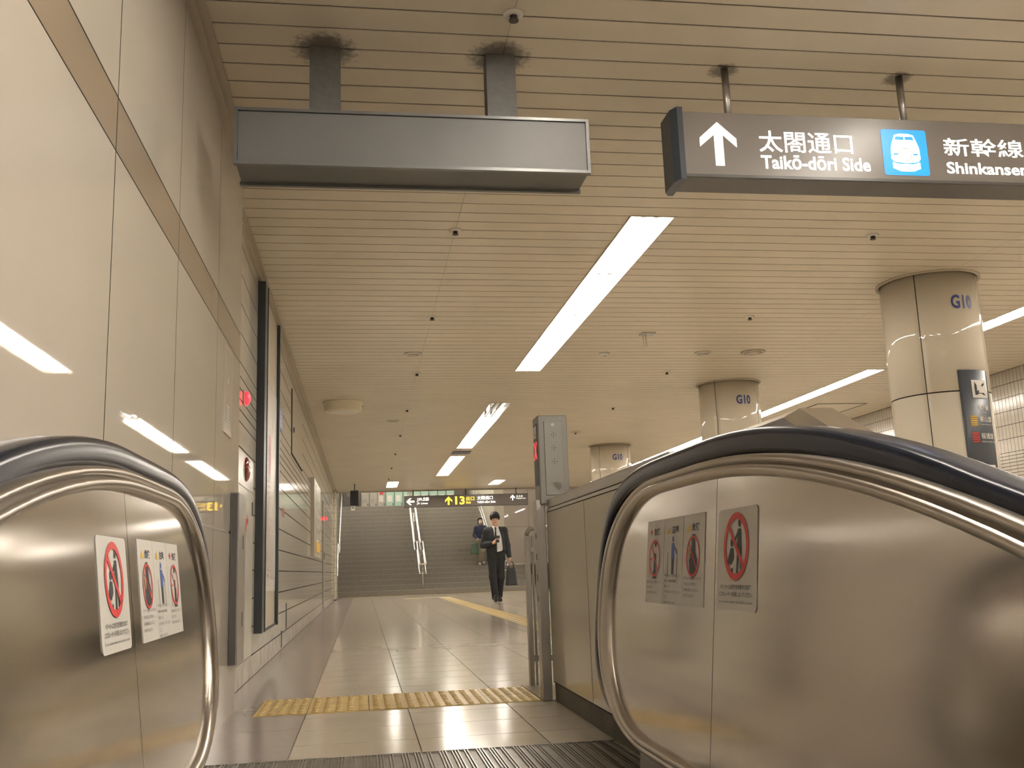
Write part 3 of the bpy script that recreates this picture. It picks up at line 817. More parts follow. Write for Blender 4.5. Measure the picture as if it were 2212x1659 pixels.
# ================================================================== HANGING SIGNS
gs = thing('blank_sign_box', (.23, 3.80, 2.26), 'blank grey steel sign box hung from the ceiling on two square posts', 'sign')
MB().box(-.485, .938, 3.712, 3.905, 2.262, 2.487).build('body', GREYBOX, gs)
MB().box(-.478, .931, 3.703, 3.713, 2.270, 2.480).build('face_panel', GREYBOX, gs)
fr = MB().box(-.492, .945, 3.695, 3.716, 2.482, 2.494).box(-.492, .945, 3.695, 3.716, 2.255, 2.268)
fr.box(-.492, -.479, 3.695, 3.716, 2.268, 2.482).box(.932, .945, 3.695, 3.716, 2.268, 2.482)
fr.box(-.492, .945, 3.900, 3.918, 2.250, 2.266).box(-.492, .945, 3.900, 3.918, 2.482, 2.494)
fr.build('frame', mat('grey_frame', (.17, .172, .17), .34, metal=.3), gs)
for x in (-.207, .537): MB().box(x, x+.126, 3.812, 3.902, 2.487, ZC-.001).build('hanger', GREYBOX2, gs)

hs = thing('direction_sign', (2.8, 3.83, 2.27), 'dark lit station sign with arrow, blue train symbol and Taiko-dori lettering', 'sign')
MB().prism([(1.37, 3.752), (4.6, 3.752), (4.6, 3.915), (1.37, 3.915)], 2.272, 2.574, 'z').build('housing', SIGNB, hs)
MB().box(1.372, 4.6, 3.746, 3.753, 2.286, 2.570).build('face_panel', SIGNF, hs)
MB().box(1.372, 4.6, 3.742, 3.752, 2.272, 2.286, .002).build('lower_rail', SIGNB, hs)
MB().prism([(1.372, 3.735), (1.372, 3.93), (1.348, 3.93), (1.328, 3.90), (1.328, 3.775), (1.348, 3.735)], 2.258, 2.588, 'z').build('end_cap', NAVY, hs)
for x in (1.627, 2.476): MB().tube([(x, 3.85, 2.57), (x, 3.85, ZC)], .0165, 12).build('hanger_rod', STEELD, hs)
fs = lambda u, v, d: (u, 3.7445-d, v)
b = MB(); ax = 1.528; poly(b, [(ax, 2.527), (ax+.083, 2.452), (ax+.083, 2.412), (ax+.022, 2.468), (ax+.022, 2.326), (ax-.018, 2.326), (ax-.018, 2.468), (ax-.083, 2.412), (ax-.083, 2.452)], fs)
b.build('arrow', WHITE_L, hs, recalc=False)
b = MB(); letter(b, '太閤通口', CJK, fs, 1.713, 2.396, .436, .100); letter(b, 'Taikō-dōri Side', BOLD, fs, 1.716, 2.318, .508, .066)
b.build('lettering', WHITE_L, hs, recalc=False)
b = MB(); letter(b, '新幹線・JR線', CJK, fs, 2.586, 2.392, .436*7.1/4, .100); letter(b, 'Shinkansen, JR Lines', BOLD, fs, 2.59, 2.304, .74, .072)
b.build('lettering', WHITE_L, hs, recalc=False)
b = MB(); cx, cz, r, hw = 2.397, 2.414, .012, .108
pts = []
for sx, sz, a0 in ((1, 1, 0), (-1, 1, 90), (-1, -1, 180), (1, -1, 270)):
    for q in range(5): pts.append((cx+sx*(hw-r)+r*math.cos(math.radians(a0+q*22.5)), cz+sz*(hw-r)+r*math.sin(math.radians(a0+q*22.5))))
poly(b, pts, fs, 0); pic = b.build('train_pictogram', BLUE_L, hs, recalc=False)
tag(pic, 'blue square with white bullet train')
b = MB(); d1 = .0015
poly(b, [(cx-.045, cz+.082), (cx-.02, cz+.088), (cx+.02, cz+.088), (cx+.045, cz+.082), (cx+.058, cz+.05), (cx+.068, cz+.02), (cx+.070, cz-.03), (cx+.058, cz-.045), (cx, cz-.052), (cx-.058, cz-.045), (cx-.070, cz-.03), (cx-.068, cz+.02), (cx-.058, cz+.05)], fs, d1)
poly(b, [(cx-.066, cz-.048), (cx-.03, cz-.056), (cx+.03, cz-.056), (cx+.066, cz-.048), (cx+.066, cz-.076), (cx+.03, cz-.090), (cx-.03, cz-.090), (cx-.066, cz-.076)], fs, d1)
b.build('train_front', WHITE_L, pic, recalc=False)
b = MB(); d2 = .003
poly(b, [(cx-.046, cz+.058), (cx-.003, cz+.058), (cx-.003, cz+.074), (cx-.040, cz+.074)], fs, d2); poly(b, [(cx+.003, cz+.058), (cx+.046, cz+.058), (cx+.040, cz+.074), (cx+.003, cz+.074)], fs, d2)
poly(b, [(cx-.058, cz-.014), (cx-.036, cz-.014), (cx-.036, cz-.006), (cx-.058, cz-.006)], fs, d2); poly(b, [(cx+.036, cz-.014), (cx+.058, cz-.014), (cx+.058, cz-.006), (cx+.036, cz-.006)], fs, d2)
b.build('train_windows', BLUE_L, pic, recalc=False)
b = MB(); ring(b, (cx, cz-.010), .030, .027, fs, d2); b.build('nose_ring', INKG, pic, recalc=False)

es = thing('exit_sign', (2.8, 26.7, 2.36), 'dark lit exit 13 sign hung over the foot of the stairs', 'sign')
MB().box(1.12, 4.52, 26.62, 26.76, 2.362, 2.675, .004).build('housing', SIGNB, es)
MB().box(1.13, 4.51, 26.612, 26.622, 2.372, 2.665).build('face_panel', SIGNF, es)
for x in (1.36, 2.8, 4.2): MB().tube([(x, 26.69, 2.67), (x, 26.69, ZC)], .012, 8).build('hanger_rod', BLACK, es)
fe = lambda u, v, d: (u, 26.608-d, v)
def arrow(b, c, r, ang, fn, t=.26):
    R = lambda u, v: (c[0]+u*math.cos(ang)-v*math.sin(ang), c[1]+u*math.sin(ang)+v*math.cos(ang))
    poly(b, [R(0, r), R(.85*r, .12*r), R(.85*r, -.32*r), R(t*r*.8, .25*r), R(t*r*.8, -r), R(-t*r*.8, -r), R(-t*r*.8, .25*r), R(-.85*r, -.32*r), R(-.85*r, .12*r)], fn)
b = MB(); arrow(b, (1.28, 2.52), .11, PI/2, fe); letter(b, 'JR線', CJK, fe, 1.45, 2.515, .34, .115); letter(b, 'JR Lines', .015, fe, 1.45, 2.43, .30, .06)
letter(b, '太閤通口', CJK, fe, 3.10, 2.525, .44, .105); letter(b, 'Taikō-dōri Side', BOLD, fe, 3.10, 2.435, .51, .062)
arrow(b, (4.09, 2.565), .075, 0, fe); letter(b, 'エスカ', CJK, fe, 4.19, 2.57, .18, .055); letter(b, 'Shopping Arcade', .01, fe, 4.19, 2.52, .26, .032)
b.build('white_lettering', WHITE_L, es, recalc=False)
b = MB(); arrow(b, (2.32, 2.52), .115, 0, fe); letter(b, '13', .03, fe, 2.50, 2.41, .26, .225); letter(b, '出口', CJK, fe, 2.80, 2.515, .225, .11); letter(b, 'Exit', .015, fe, 2.80, 2.43, .13, .062)
b.build('yellow_lettering', YEL_L, es, recalc=False)

# ================================================================== CEILING DEVICES
def sprinkler(x, y, label):
    t = thing('sprinkler', (x, y, ZC), label, 'sprinkler', 'ceiling sprinklers')
    MB().lathe((x, y, ZC), [(.043, .0), (.040, -.006), (.024, -.010)], 18).build('escutcheon', INKW, t)
    MB().lathe((x, y, ZC), [(.016, -.008), (.014, -.026), (.020, -.028), (.020, -.032)], 12).build('head', mat('dark_brass', (.06, .05, .045), .5), t)
for i, y in enumerate((3.50, 6.03, 8.236, 10.706, 13.2, 15.7, 18.2, 20.7, 23.2)): sprinkler(.61, y, '%s ceiling sprinkler from the camera in the row left of the strip lights' % ORD[i])
for i, y in enumerate((5.98, 8.19, 10.69, 13.2, 15.7, 18.2)): sprinkler(3.51, y, '%s ceiling sprinkler from the camera in the row right of the strip lights' % ORD[i])
def disc_speaker(x, y, r, label, rim=False):
    t = thing('ceiling_disc', (x, y, ZC), label, 'speaker', 'flat round ceiling discs')
    MB().lathe((x, y, ZC), [(r, 0), (r*.97, -.012), (r*.85, -.016)], 28).build('rim', INKW if not rim else TRIM, t)
    MB().lathe((x, y, ZC), [(r*.82, -.0155), (r*.3, -.019), (.01, -.019)], 24).build('grille', TRIM, t)
disc_speaker(.517, 9.71, .088, 'flat white round ceiling disc left of the long strip light')
disc_speaker(3.59, 9.69, .088, 'flat white round ceiling disc right of the long strip light')
disc_speaker(4.14, 9.65, .13, 'larger round ceiling disc between the two nearer columns', True)
disc_speaker(.45, 14.2, .088, 'flat white round ceiling disc beyond the big drum speaker')
disc_speaker(3.5, 15.6, .088, 'flat white round ceiling disc left of the farthest column')
bd = thing('drum_speaker', (-.243, 12.6, ZC), 'large cream drum-shaped ceiling speaker by the left wall', 'speaker')
MB().lathe((-.243, 12.6, ZC), [(.262, 0), (.262, -.012), (.245, -.016), (.235, -.115), (.222, -.122)], 36).build('drum', mat('cream_plastic', (.80, .72, .55), .4), bd)
MB().lathe((-.243, 12.6, ZC), [(.215, -.120), (.15, -.128), (.02, -.13)], 32).build('grille', mat('pale_grille', (.80, .77, .68), .3), bd)
MB().box(-.50, .015, 12.86, 12.87, ZC-.012, ZC).build('mount_plate', TRIM, bd)
bk = thing('ceiling_bracket', (2.72, 8.83, ZC), 'small pale ceiling bracket with two hanging prongs', 'bracket')
MB().box(2.665, 2.80, 8.78, 8.90, ZC-.014, ZC, .003).build('plate', mat('pale_grey_bracket', (.50, .48, .44), .4), bk)
for x in (2.674, 2.70): MB().tube([(x, 8.80, ZC-.01), (x+.004, 8.80, ZC-.135)], .006, 8).build('prong', TRIM, bk)
rc = thing('smoke_detector', (2.52, 9.70, ZC), 'small white smoke detector left of the ceiling bracket', 'detector')
MB().lathe((2.52, 9.70, ZC), [(.055, 0), (.05, -.02), (.03, -.03)], 20).build('base', INKW, rc)
MB().lathe((2.52, 9.70, ZC), [(.02, -.029), (.015, -.036)], 12).build('sensor', TRIM, rc)
bp_ = tag(MB().box(1.67, 2.02, 18.03, 18.43, ZC-.012, ZC-.001, .003).build('blue_ceiling_plate', mat('blue_plate', (.05, .07, .20), .3)), 'dark blue flat plate on the ceiling between two strip lights', 'plate')
fo = MB(); fo.box(6.52, 7.30, 13.06, 13.085, ZC-.005, ZC-.001).box(6.52, 7.30, 13.86, 13.885, ZC-.005, ZC-.001).box(6.52, 6.545, 13.06, 13.885, ZC-.005, ZC-.001).box(7.275, 7.30, 13.06, 13.885, ZC-.005, ZC-.001)
ht = thing('ceiling_hatch', (6.9, 13.5, ZC), 'square ceiling hatch outlined in dark metal near the tiled right wall', 'hatch')
fo.build('frame', BLACK, ht); MB().box(6.545, 7.275, 13.085, 13.86, ZC-.003, ZC-.001).build('lid', CEIL, ht)
hb = thing('hanging_speaker', (-.2, 24.4, 2.4), 'black box speaker hanging from the ceiling before the stairs', 'speaker')
MB().box(-.30, -.09, 24.32, 24.50, 2.30, 2.67, .012).build('cabinet', BLACK, hb)
MB().tube([(-.195, 24.4, 2.66), (-.195, 24.4, ZC)], .012, 8).build('rod', BLACK, hb)
MB().box(-.285, -.105, 24.312, 24.322, 2.315, 2.655, .004).build('grille', mat('speaker_cloth', (.045, .045, .048), .9), hb)

# ================================================================== LEFT WALL FITTINGS
fl_ = lambda x: (lambda u, v, d: (x+.0012+d, u, v))
def plate(b, fn, u0, u1, v0, v1, d=0.): poly(b, [(u0, v0), (u1, v0), (u1, v1), (u0, v1)], fn, d)
nt_ = thing('wall_notice', (XN, 4.8, 1.3), 'narrow notice with a thin red border on the near wall under the tan band', 'notice')
MB().box(XN, XN+.003, 4.655, 4.925, 1.335, 1.755).build('sheet', mat('notice_sheet', (.50, .452, .38), .12), nt_)
b = MB(); f = lambda u, v, d: (XN+.0042, u, v)
for a in ((4.655, 4.925, 1.335, 1.341), (4.655, 4.925, 1.749, 1.755), (4.655, 4.661, 1.335, 1.755), (4.919, 4.925, 1.335, 1.755)): plate(b, f, *a)
b.build('border', mat('faded_red', (.42, .18, .13), .5), nt_, recalc=False)
b = MB(); plate(b, f, 4.77, 4.80, 1.585, 1.61)
for k in range(6): plate(b, f, 4.75+.0*k, 4.85, 1.385+k*.017, 1.395+k*.017)
b.build('print', INKG, nt_, recalc=False)
sg = thing('shutter_guide', (XN, 5.1, .2), 'tall steel guide plate at the end of the near left wall', 'guide')
MB().box(XN, XN+.042, 4.985, 5.262, .245, 1.075, .003).build('plate', STEELD, sg)
MB().box(XN+.006, XN+.034, 4.978, 4.987, .25, 1.07).build('edge_channel', mat('dark_channel', (.10, .095, .088), .5), sg)
for zc in (.80, .42): MB().box(XN+.042, XN+.0435, 5.15, 5.17, zc, zc+.07).build('slot', BLACK, sg)

hy = thing('fire_hydrant_cabinet', (XF, 6.4, .15), 'flush grey-white fire hydrant cabinet with red lettering beside the route board', 'cabinet')
MB().box(XF, XF+.008, 5.95, 6.80, .15, 1.43, .002).build('body', HYD, hy)
d_ = MB().box(XF+.008, XF+.013, 5.97, 6.78, .16, 1.20, .002).build('door', HYD, hy)
MB().box(XF+.013, XF+.018, 6.70, 6.725, 1.06, 1.15).build('handle', BLACK, d_)
b = MB(); letter(b, '消火栓', .02, fl_(XF+.0135), 6.12, .93, .38, .12); tag(b.build('lettering', INKR, d_, recalc=False), 'red lettering')
b = MB(); f = fl_(XF+.0135); plate(b, f, 6.22, 6.225, .60, .70); plate(b, f, 6.24, 6.245, .60, .70); b.build('pull_ring', INKG, d_, recalc=False)
MB().box(XF+.008, XF+.011, 5.97, 6.78, 1.215, 1.42, .002).build('upper_panel', HYD, hy)
b = MB().sphere((XF+.012, 6.36, 1.335), .078, 20, 12, (.32, 1, 1)); tag(b.build('alarm_button', REDP, hy), 'dark red oval alarm button')
rl = thing('alarm_lamp', (XF, 6.28, 1.78), 'glowing red alarm lamp on the tiled wall above the hydrant cabinet', 'lamp')
MB().sphere((XF+.014, 6.28, 1.78), .045, 18, 12, (.6, 1, 1)).build('lens', RED_L, rl)
MB().box(XF, XF+.008, 6.23, 6.33, 1.73, 1.83, .003).build('base', HYD, rl)
rl = thing('alarm_lamp', (XF, 19.4, 1.73), 'small distant red alarm lamp near the end of the left wall', 'lamp')
MB().sphere((XF+.03, 19.4, 1.73), .035, 14, 10).build('lens', RED_L, rl)
MB().box(XF, XF+.012, 19.34, 19.46, 1.67, 1.79).build('base', HYD, rl)

# tall route board standing proud of the wall
rb = thing('route_board', (XF, 7.8, .27), 'tall dark-framed board with a white route poster on the left wall', 'board')
MB().box(XF, XF+.055, 7.02, 7.20, .28, 2.78).build('jamb', NAVY, rb)
MB().box(XF+.02, XF+.06, 7.19, 7.215, .28, 2.78).build('jamb_edge', BLACK, rb)
MB().box(XF, XF+.045, 8.40, 8.47, .27, 2.80).build('jamb', NAVY, rb)
MB().box(XF, XF+.02, 7.20, 8.40, .28, 2.79).build('back_panel', mat('board_panel', (.50, .45, .36), .3), rb)
MB().box(XF, XF+.03, 7.20, 8.40, .27, .285).build('lower_rail', NAVY, rb)
po = MB().box(XF+.02, XF+.0225, 7.215, 8.395, .55, 2.16).build('poster', PAPER2, rb)
f = fl_(XF+.0225)
b = MB(); random.seed(3)
plate(b, f, 7.30, 7.62, 2.03, 2.11); plate(b, f, 8.05, 8.075, 1.80, 1.93); plate(b, f, 8.05, 8.16, 1.80, 1.815)
for cxx, n_, st in ((7.50, 26, .045), (7.78, 30, .04), (8.02, 9, .03)):
    for k in range(n_):
        z = .66+k*st + (.0 if cxx < 8 else -.02)
        if z > 1.78: break
        wd = random.uniform(.05, .20)
        plate(b, f, cxx, cxx+wd, z, z+.014)
for k in range(40):
    z = .62+k*.029; plate(b, f, 7.66+.02*math.sin(k*1.7), 7.70+.02*math.sin(k*1.7), z, z+.012)
b.build('poster_print', mat('poster_ink', (.32, .28, .27), .4), po, recalc=False)
b = MB(); plate(b, f, 7.80, 7.90, 1.45, 1.75, .001)
for k in range(22): plate(b, f, 7.74, 7.775, .66+k*.045, .68+k*.045, .001)
b.build('poster_colour_print', mat('poster_pink', (.55, .25, .25), .4), po, recalc=False)
bs = thing('blue_wall_sign', (XF, 8.9, 1.95), 'small dark blue sign projecting just beyond the route board', 'sign')
MB().box(XF, XF+.02, 8.60, 9.05, 1.96, 2.15, .002).build('plate', mat('blue_sign', (.06, .075, .20), .35), bs)
b = MB(); f = fl_(XF+.0205)
for k in range(4): plate(b, f, 8.68, 8.98-.04*k, 1.99+k*.035, 2.005+k*.035)
b.build('print', mat('pale_blue_print', (.35, .38, .50), .5), bs, recalc=False)
hd = thing('access_hatch', (XF, 11.2, 2.2), 'flush access hatch high on the tiled left wall', 'hatch')
MB().box(XF, XF+.004, 10.5, 12.3, 1.945, 2.62).build('lid', TILE, hd)
MB().box(XF, XF+.006, 10.47, 10.50, 1.93, 2.63).build('edge', GROUT, hd)
MB().box(XF, XF+.006, 10.47, 12.3, 1.925, 1.94).build('edge', GROUT, hd)
MB().box(XF+.004, XF+.012, 10.75, 10.82, 2.20, 2.25).build('latch', BLACK, hd)
fp = thing('framed_poster', (XF, 15.5, .93), 'framed poster with a yellow foot on the far left wall', 'poster')
MB().box(XF, XF+.05, 14.45, 16.6, .92, 2.06, .003).build('frame', mat('poster_frame', (.50, .46, .38), .3), fp)
MB().box(XF+.05, XF+.053, 14.9, 16.5, .99, 2.0).build('sheet', mat('poster_sheet', (.58, .53, .45), .25, noise=.3, nscale=4), fp)
f = fl_(XF+.053); b = MB(); plate(b, f, 15.0, 16.4, 1.0, 1.15); b.build('yellow_foot', INKY, fp, recalc=False)
b = MB()
for k, z in enumerate((1.22, 1.36, 1.52, 1.7)): plate(b, f, 15.1, 16.1, z, z+.07)
b.build('print', INKG, fp, recalc=False)
rp = thing('red_wall_plate', (XF, 9.45, 1.22), 'tiny red square plate on the tiled wall beyond the route board', 'plate')
MB().box(XF, XF+.003, 9.37, 9.58, 1.21, 1.29).build('plate', mat('dull_red', (.35, .10, .09), .5), rp)
dr = tag(MB().box(XF-.01, XF+.003, 18.75, 19.7, .02, 2.0).build('door_1', TILE), kind='structure')
MB().box(XF, XF+.005, 18.70, 18.75, .02, 2.02).build('door_edge', GROUT, dr); MB().box(XF, XF+.012, 19.4, 19.46, .95, 1.08).build('door_handle', BLACK, dr)
for y_, z0, z1 in ((9.9, .16, .40), (9.35, .02, .17)):
    tag(MB().box(XF, XF+.004, y_, y_+.05, z0, z1).build('wall_slot', BLACK), 'dark upright slot low on the tiled left wall, %s' % ('in the second course' if z0 > .1 else 'in the base course'), 'slot')

# ================================================================== STAIRS
stairs = thing('staircase', (2, 29.5, 0), 'short lower flight of grey granite steps at the far end', 'staircase', 'flights of the far stairs')
NOS = mat('step_nosing', (.36, .33, .28), .45)
for i in range(5):
    y0 = 28.33+.3*i
    MB().box(-.855, 4.95, y0, 30.86 if i == 4 else y0+.31, 0, .15*(i+1)).build('step', GSTEP, stairs)
    MB().box(-.855, 4.95, y0-.006, y0+.02, .15*(i+1)-.012, .15*(i+1)+.003).build('nosing', NOS, stairs)
stairs = thing('staircase', (2, 33, .5), 'long upper flight of grey granite steps leading to the lockers', 'staircase', 'flights of the far stairs')
MB().box(-.855, 4.135, 30.865, 31.21, .5, .75).build('landing_slab', GSTEP, stairs)
for i in range(15):
    y0 = 31.2+.3*i
    MB().box(-.855, 4.135, y0, y0+.31 if i < 14 else 35.7, .5, .75+.15*(i+1)).build('step', GSTEP, stairs)
    MB().box(-.855, 4.135, y0-.006, y0+.02, .75+.15*(i+1)-.012, .75+.15*(i+1)+.003).build('nosing', NOS, stairs)
def stair_rail(label, xs_, segs):
    t = thing('stair_handrail', (xs_[0], segs[0][0][0][0], 0), label, 'handrail', 'stair handrails')
    for seg, posts in segs:
        for x in xs_:
            for dz in (0, -.26):
                MB().tube([(x, y, z+dz) for y, z in seg], .021, 10).build('rail', STEELB, t)
        for y, z, zb in posts:
            MB().tube([(sum(xs_)/len(xs_), y, zb), (sum(xs_)/len(xs_), y, z-.05)], .019, 8).build('post', STEELB, t)
            if len(xs_) > 1:
                for dz in (-.03, -.29): MB().tube([(xs_[0], y, z+dz), (xs_[1], y, z+dz)], .012, 6).build('crossbar', STEELB, t)
    return t
low = [(28.25, .86), (28.5, .92), (29.6, 1.52), (30.0, 1.56)]
hi_ = [(30.9, 1.56), (31.2, 1.70), (35.3, 3.80), (35.7, 3.86)]
def both(): 
    return [(low, [(28.4, .88, .15), (29.7, 1.54, .75)]), (hi_, [(31.1, 1.62, .75), (33.0, 2.6, 1.65), (35.2, 3.72, 3.0)])]
stair_rail('double steel handrail standing in the middle of the stairs', (1.60, 1.78), [(s, p) for s, p in both()])
def wall_rail(label, x, wall_dx):
    t = thing('stair_handrail', (x, 28.3, 0), label, 'handrail', 'stair handrails')
    for seg in (low, hi_):
        for dz in (0, -.26):
            MB().tube([(x+wall_dx, seg[0][0], seg[0][1]+dz)] + [(x, y, z+dz) for y, z in seg] + [(x+wall_dx, seg[-1][0], seg[-1][1]+dz)], .021, 10).build('rail', STEELB, t)
wall_rail('steel handrail along the left wall of the stairs', -.72, -.14)
wall_rail('steel handrail on the right flank of the stairs behind the two people', 4.02, .12)

# ---- lockers in the upper hall
GL, MG = mat('grey_locker', (.36, .34, .29), .4), mat('mint_locker', (.30, .46, .38), .35)
GL2, MG2 = mat('grey_locker_door', (.40, .38, .33), .35), mat('mint_locker_door', (.36, .53, .44), .3)
cols = [('grey', -.06, .31), ('grey', .255, .30), ('grey', .56, .31)] + [('mint', .875+.33*k, .325) for k in range(8)]
for i, (c_, x, w_) in enumerate(cols):
    lb = ['grey locker at the top of the stairs, leftmost', 'grey locker at the top of the stairs, second from left', 'grey locker with a red sticker at the top of the stairs'][i] if i < 3 else 'mint green locker at the top of the stairs, %s of the green ones' % (['leftmost'] + ORD[1:])[i-3]
    t = thing('coin_locker', (x+w_/2, 37.8, 3.0), lb, 'locker', 'lockers in the upper hall')
    MB().box(x, x+w_-.012, 37.52, 38.0, 3.0, 4.9).build('body', GL if c_ == 'grey' else MG, t)
    z = 3.08
    for hh in (.62, .62, .55):
        dd = MB().box(x+.015, x+w_-.027, 37.505, 37.522, z, z+hh-.02, .003).build('door', GL2 if c_ == 'grey' else MG2, t)
        if c_ == 'mint' or i == 2:
            MB().box(x+.06, x+w_-.09, 37.501, 37.506, z+.22, z+.46).build('notice', INKW, dd)
        MB().box(x+w_-.07, x+w_-.045, 37.495, 37.506, z+.08, z+.17).build('lock', BLACK, dd)
        if c_ == 'grey' and i < 2:
            for q in range(4): MB().box(x+.05, x+w_-.08, 37.502, 37.506, z+.2+q*.04, z+.215+q*.04).build('vent_slot', INKG, dd)
        z += hh
    if i == 2: MB().box(x+.09, x+.22, 37.500, 37.506, 3.58, 3.68).build('red_sticker', INKR, t)
t = thing('ticket_machine', (-.4, 37.8, 3.0), 'dark cabinet left of the grey lockers at the top of the stairs', 'cabinet')
MB().box(-.72, -.08, 37.4, 38.0, 3.0, 4.9, .01).build('body', mat('dark_cabinet', (.10, .09, .08), .4), t)
MB().box(-.60, -.20, 37.385, 37.405, 3.5, 4.4, .004).build('front_panel', mat('dark_cabinet_front', (.16, .15, .13), .3), t)
t = thing('stair_edge_notice', (-.33, 35.38, 3.0), 'small cream notice at the left top edge of the stairs', 'notice')
MB().box(-.41, -.27, 35.34, 35.36, 2.86, 3.08).build('sheet', INKW, t); MB().box(-.39, -.29, 35.335, 35.34, 2.93, 3.02).build('print', INKG, t)

# ================================================================== PEOPLE
def surface_nets(D, org, h):
    """D: sampled distance field; returns vertices and quads of its zero surface"""
    S = D < 0; nx, ny, nz = D.shape
    acc = np.zeros((nx-1, ny-1, nz-1, 3), np.float32); cnt = np.zeros((nx-1, ny-1, nz-1), np.float32)
    off = [(0,0,0),(1,0,0),(0,1,0),(1,1,0),(0,0,1),(1,0,1),(0,1,1),(1,1,1)]
    sl = lambda o: tuple(slice(o[a], D.shape[a]-1+o[a]) for a in range(3))
    for i in range(8):
        for ax in range(3):
            if off[i][ax]: continue
            o2 = list(off[i]); o2[ax] = 1
            A, B = D[sl(off[i])], D[sl(o2)]; m = (A < 0) != (B < 0)
            t = np.where(m, A/np.where(m, A-B, 1), 0)
            for c in range(3): acc[..., c] += np.where(m, off[i][c] + (t if c == ax else 0), 0)
            cnt += m
    has = cnt > 0; idx = -np.ones(has.shape, int); idx[has] = np.arange(has.sum())
    base = np.argwhere(has); V = (base + acc[has]/cnt[has][:, None])*h + org
    Q = []
    for ax in range(3):
        b_, c_ = [(1, 2), (2, 0), (0, 1)][ax]
        s0 = [slice(1, -1)]*3; s1 = [slice(1, -1)]*3; s0[ax] = slice(0, -1); s1[ax] = slice(1, None)
        A, B = S[tuple(s0)], S[tuple(s1)]
        e = np.argwhere(A != B)
        if not len(e): continue
        inside = A[tuple(e.T)]
        p = e.copy(); p += 1; p[:, ax] -= 1
        def g(db, dc):
            q = p.copy(); q[:, b_] += db; q[:, c_] += dc; return idx[tuple(q.T)]
        q = np.stack([g(-1, -1), g(0, -1), g(0, 0), g(-1, 0)], 1)
        q[~inside] = q[~inside][:, ::-1]; Q.append(q)
    return V, np.concatenate(Q)

class Body:
    def __init__(s): s.p = []; s.cut = []
    def cap(s, a, b, ra, rb, lab=0, k=.03, sq=(1, 1, 1)): s.p.append(('c', np.array(a, float), np.array(b, float), ra, rb, lab, k, np.array(sq, float))); return s
    def ell(s, c, r, lab=0, k=.03): s.p.append(('e', np.array(c, float), np.array(r, float), 0, 0, lab, k, None)); return s
    def build(s, name, mats, parent, org, h=.008, cutf=None, flip=1):
        lo = np.min([np.minimum(q[1]-max(q[3], q[4]), q[2]-max(q[3], q[4])) if q[0] == 'c' else q[1]-q[2] for q in s.p], 0)-.05
        hi = np.max([np.maximum(q[1]+max(q[3], q[4]), q[2]+max(q[3], q[4])) if q[0] == 'c' else q[1]+q[2] for q in s.p], 0)+.05
        n = np.ceil((hi-lo)/h).astype(int)+1
        ax = [lo[a]+h*np.arange(n[a]) for a in range(3)]
        D = np.full(n, .08, np.float32); L = np.zeros(n, np.int8); best = np.full(n, 9., np.float32)
        for q in s.p:
            if q[0] == 'c': r = max(q[3], q[4]); l_, h_ = np.minimum(q[1], q[2])-r*1.3-.06, np.maximum(q[1], q[2])+r*1.3+.06
            else: l_, h_ = q[1]-q[2]-.06, q[1]+q[2]+.06
            i0 = np.maximum(np.floor((l_-lo)/h).astype(int), 0); i1 = np.minimum(np.ceil((h_-lo)/h).astype(int)+1, n)
            w = tuple(slice(i0[a], i1[a]) for a in range(3))
            G = np.stack(np.meshgrid(*[ax[a][w[a]] for a in range(3)], indexing='ij'), -1)
            if q[0] == 'c':
                sq = q[7]; pa = (G-q[1])/sq; ba = (q[2]-q[1])/sq; t = np.clip((pa@ba)/(ba@ba), 0, 1)
                d = np.linalg.norm(pa-t[..., None]*ba, axis=-1)-(q[3]+(q[4]-q[3])*t)
            else:
                g = (G-q[1])/q[2]; k0 = np.linalg.norm(g, axis=-1); k1 = np.linalg.norm(g/q[2], axis=-1); d = k0*(k0-1)/np.maximum(k1, 1e-6)
            d = d.astype(np.float32); k = q[6]; c = D[w]
            hh = np.clip(.5+.5*(c-d)/k, 0, 1); D[w] = c*(1-hh)+d*hh-k*hh*(1-hh)
            m = d < best[w]; best[w] = np.where(m, d, best[w]); L[w] = np.where(m, q[5], L[w])
        if cutf is not None:
            G = np.stack(np.meshgrid(*ax, indexing='ij'), -1); D = np.maximum(D, cutf(G).astype(np.float32))
        V, Q = surface_nets(D, lo, h)
        ii = np.clip(np.round((V-lo)/h).astype(int), 0, n-1); lv = L[tuple(ii.T)]
        me = bpy.data.meshes.new(name); me.from_pydata(V.tolist(), [], Q.tolist())
        for m in mats: me.materials.append(m)
        me.polygons.foreach_set('material_index', lv[Q[:, 0]].astype(np.int32)); me.polygons.foreach_set('use_smooth', [True]*len(Q)); me.update()
        return link(name, me, org, parent)

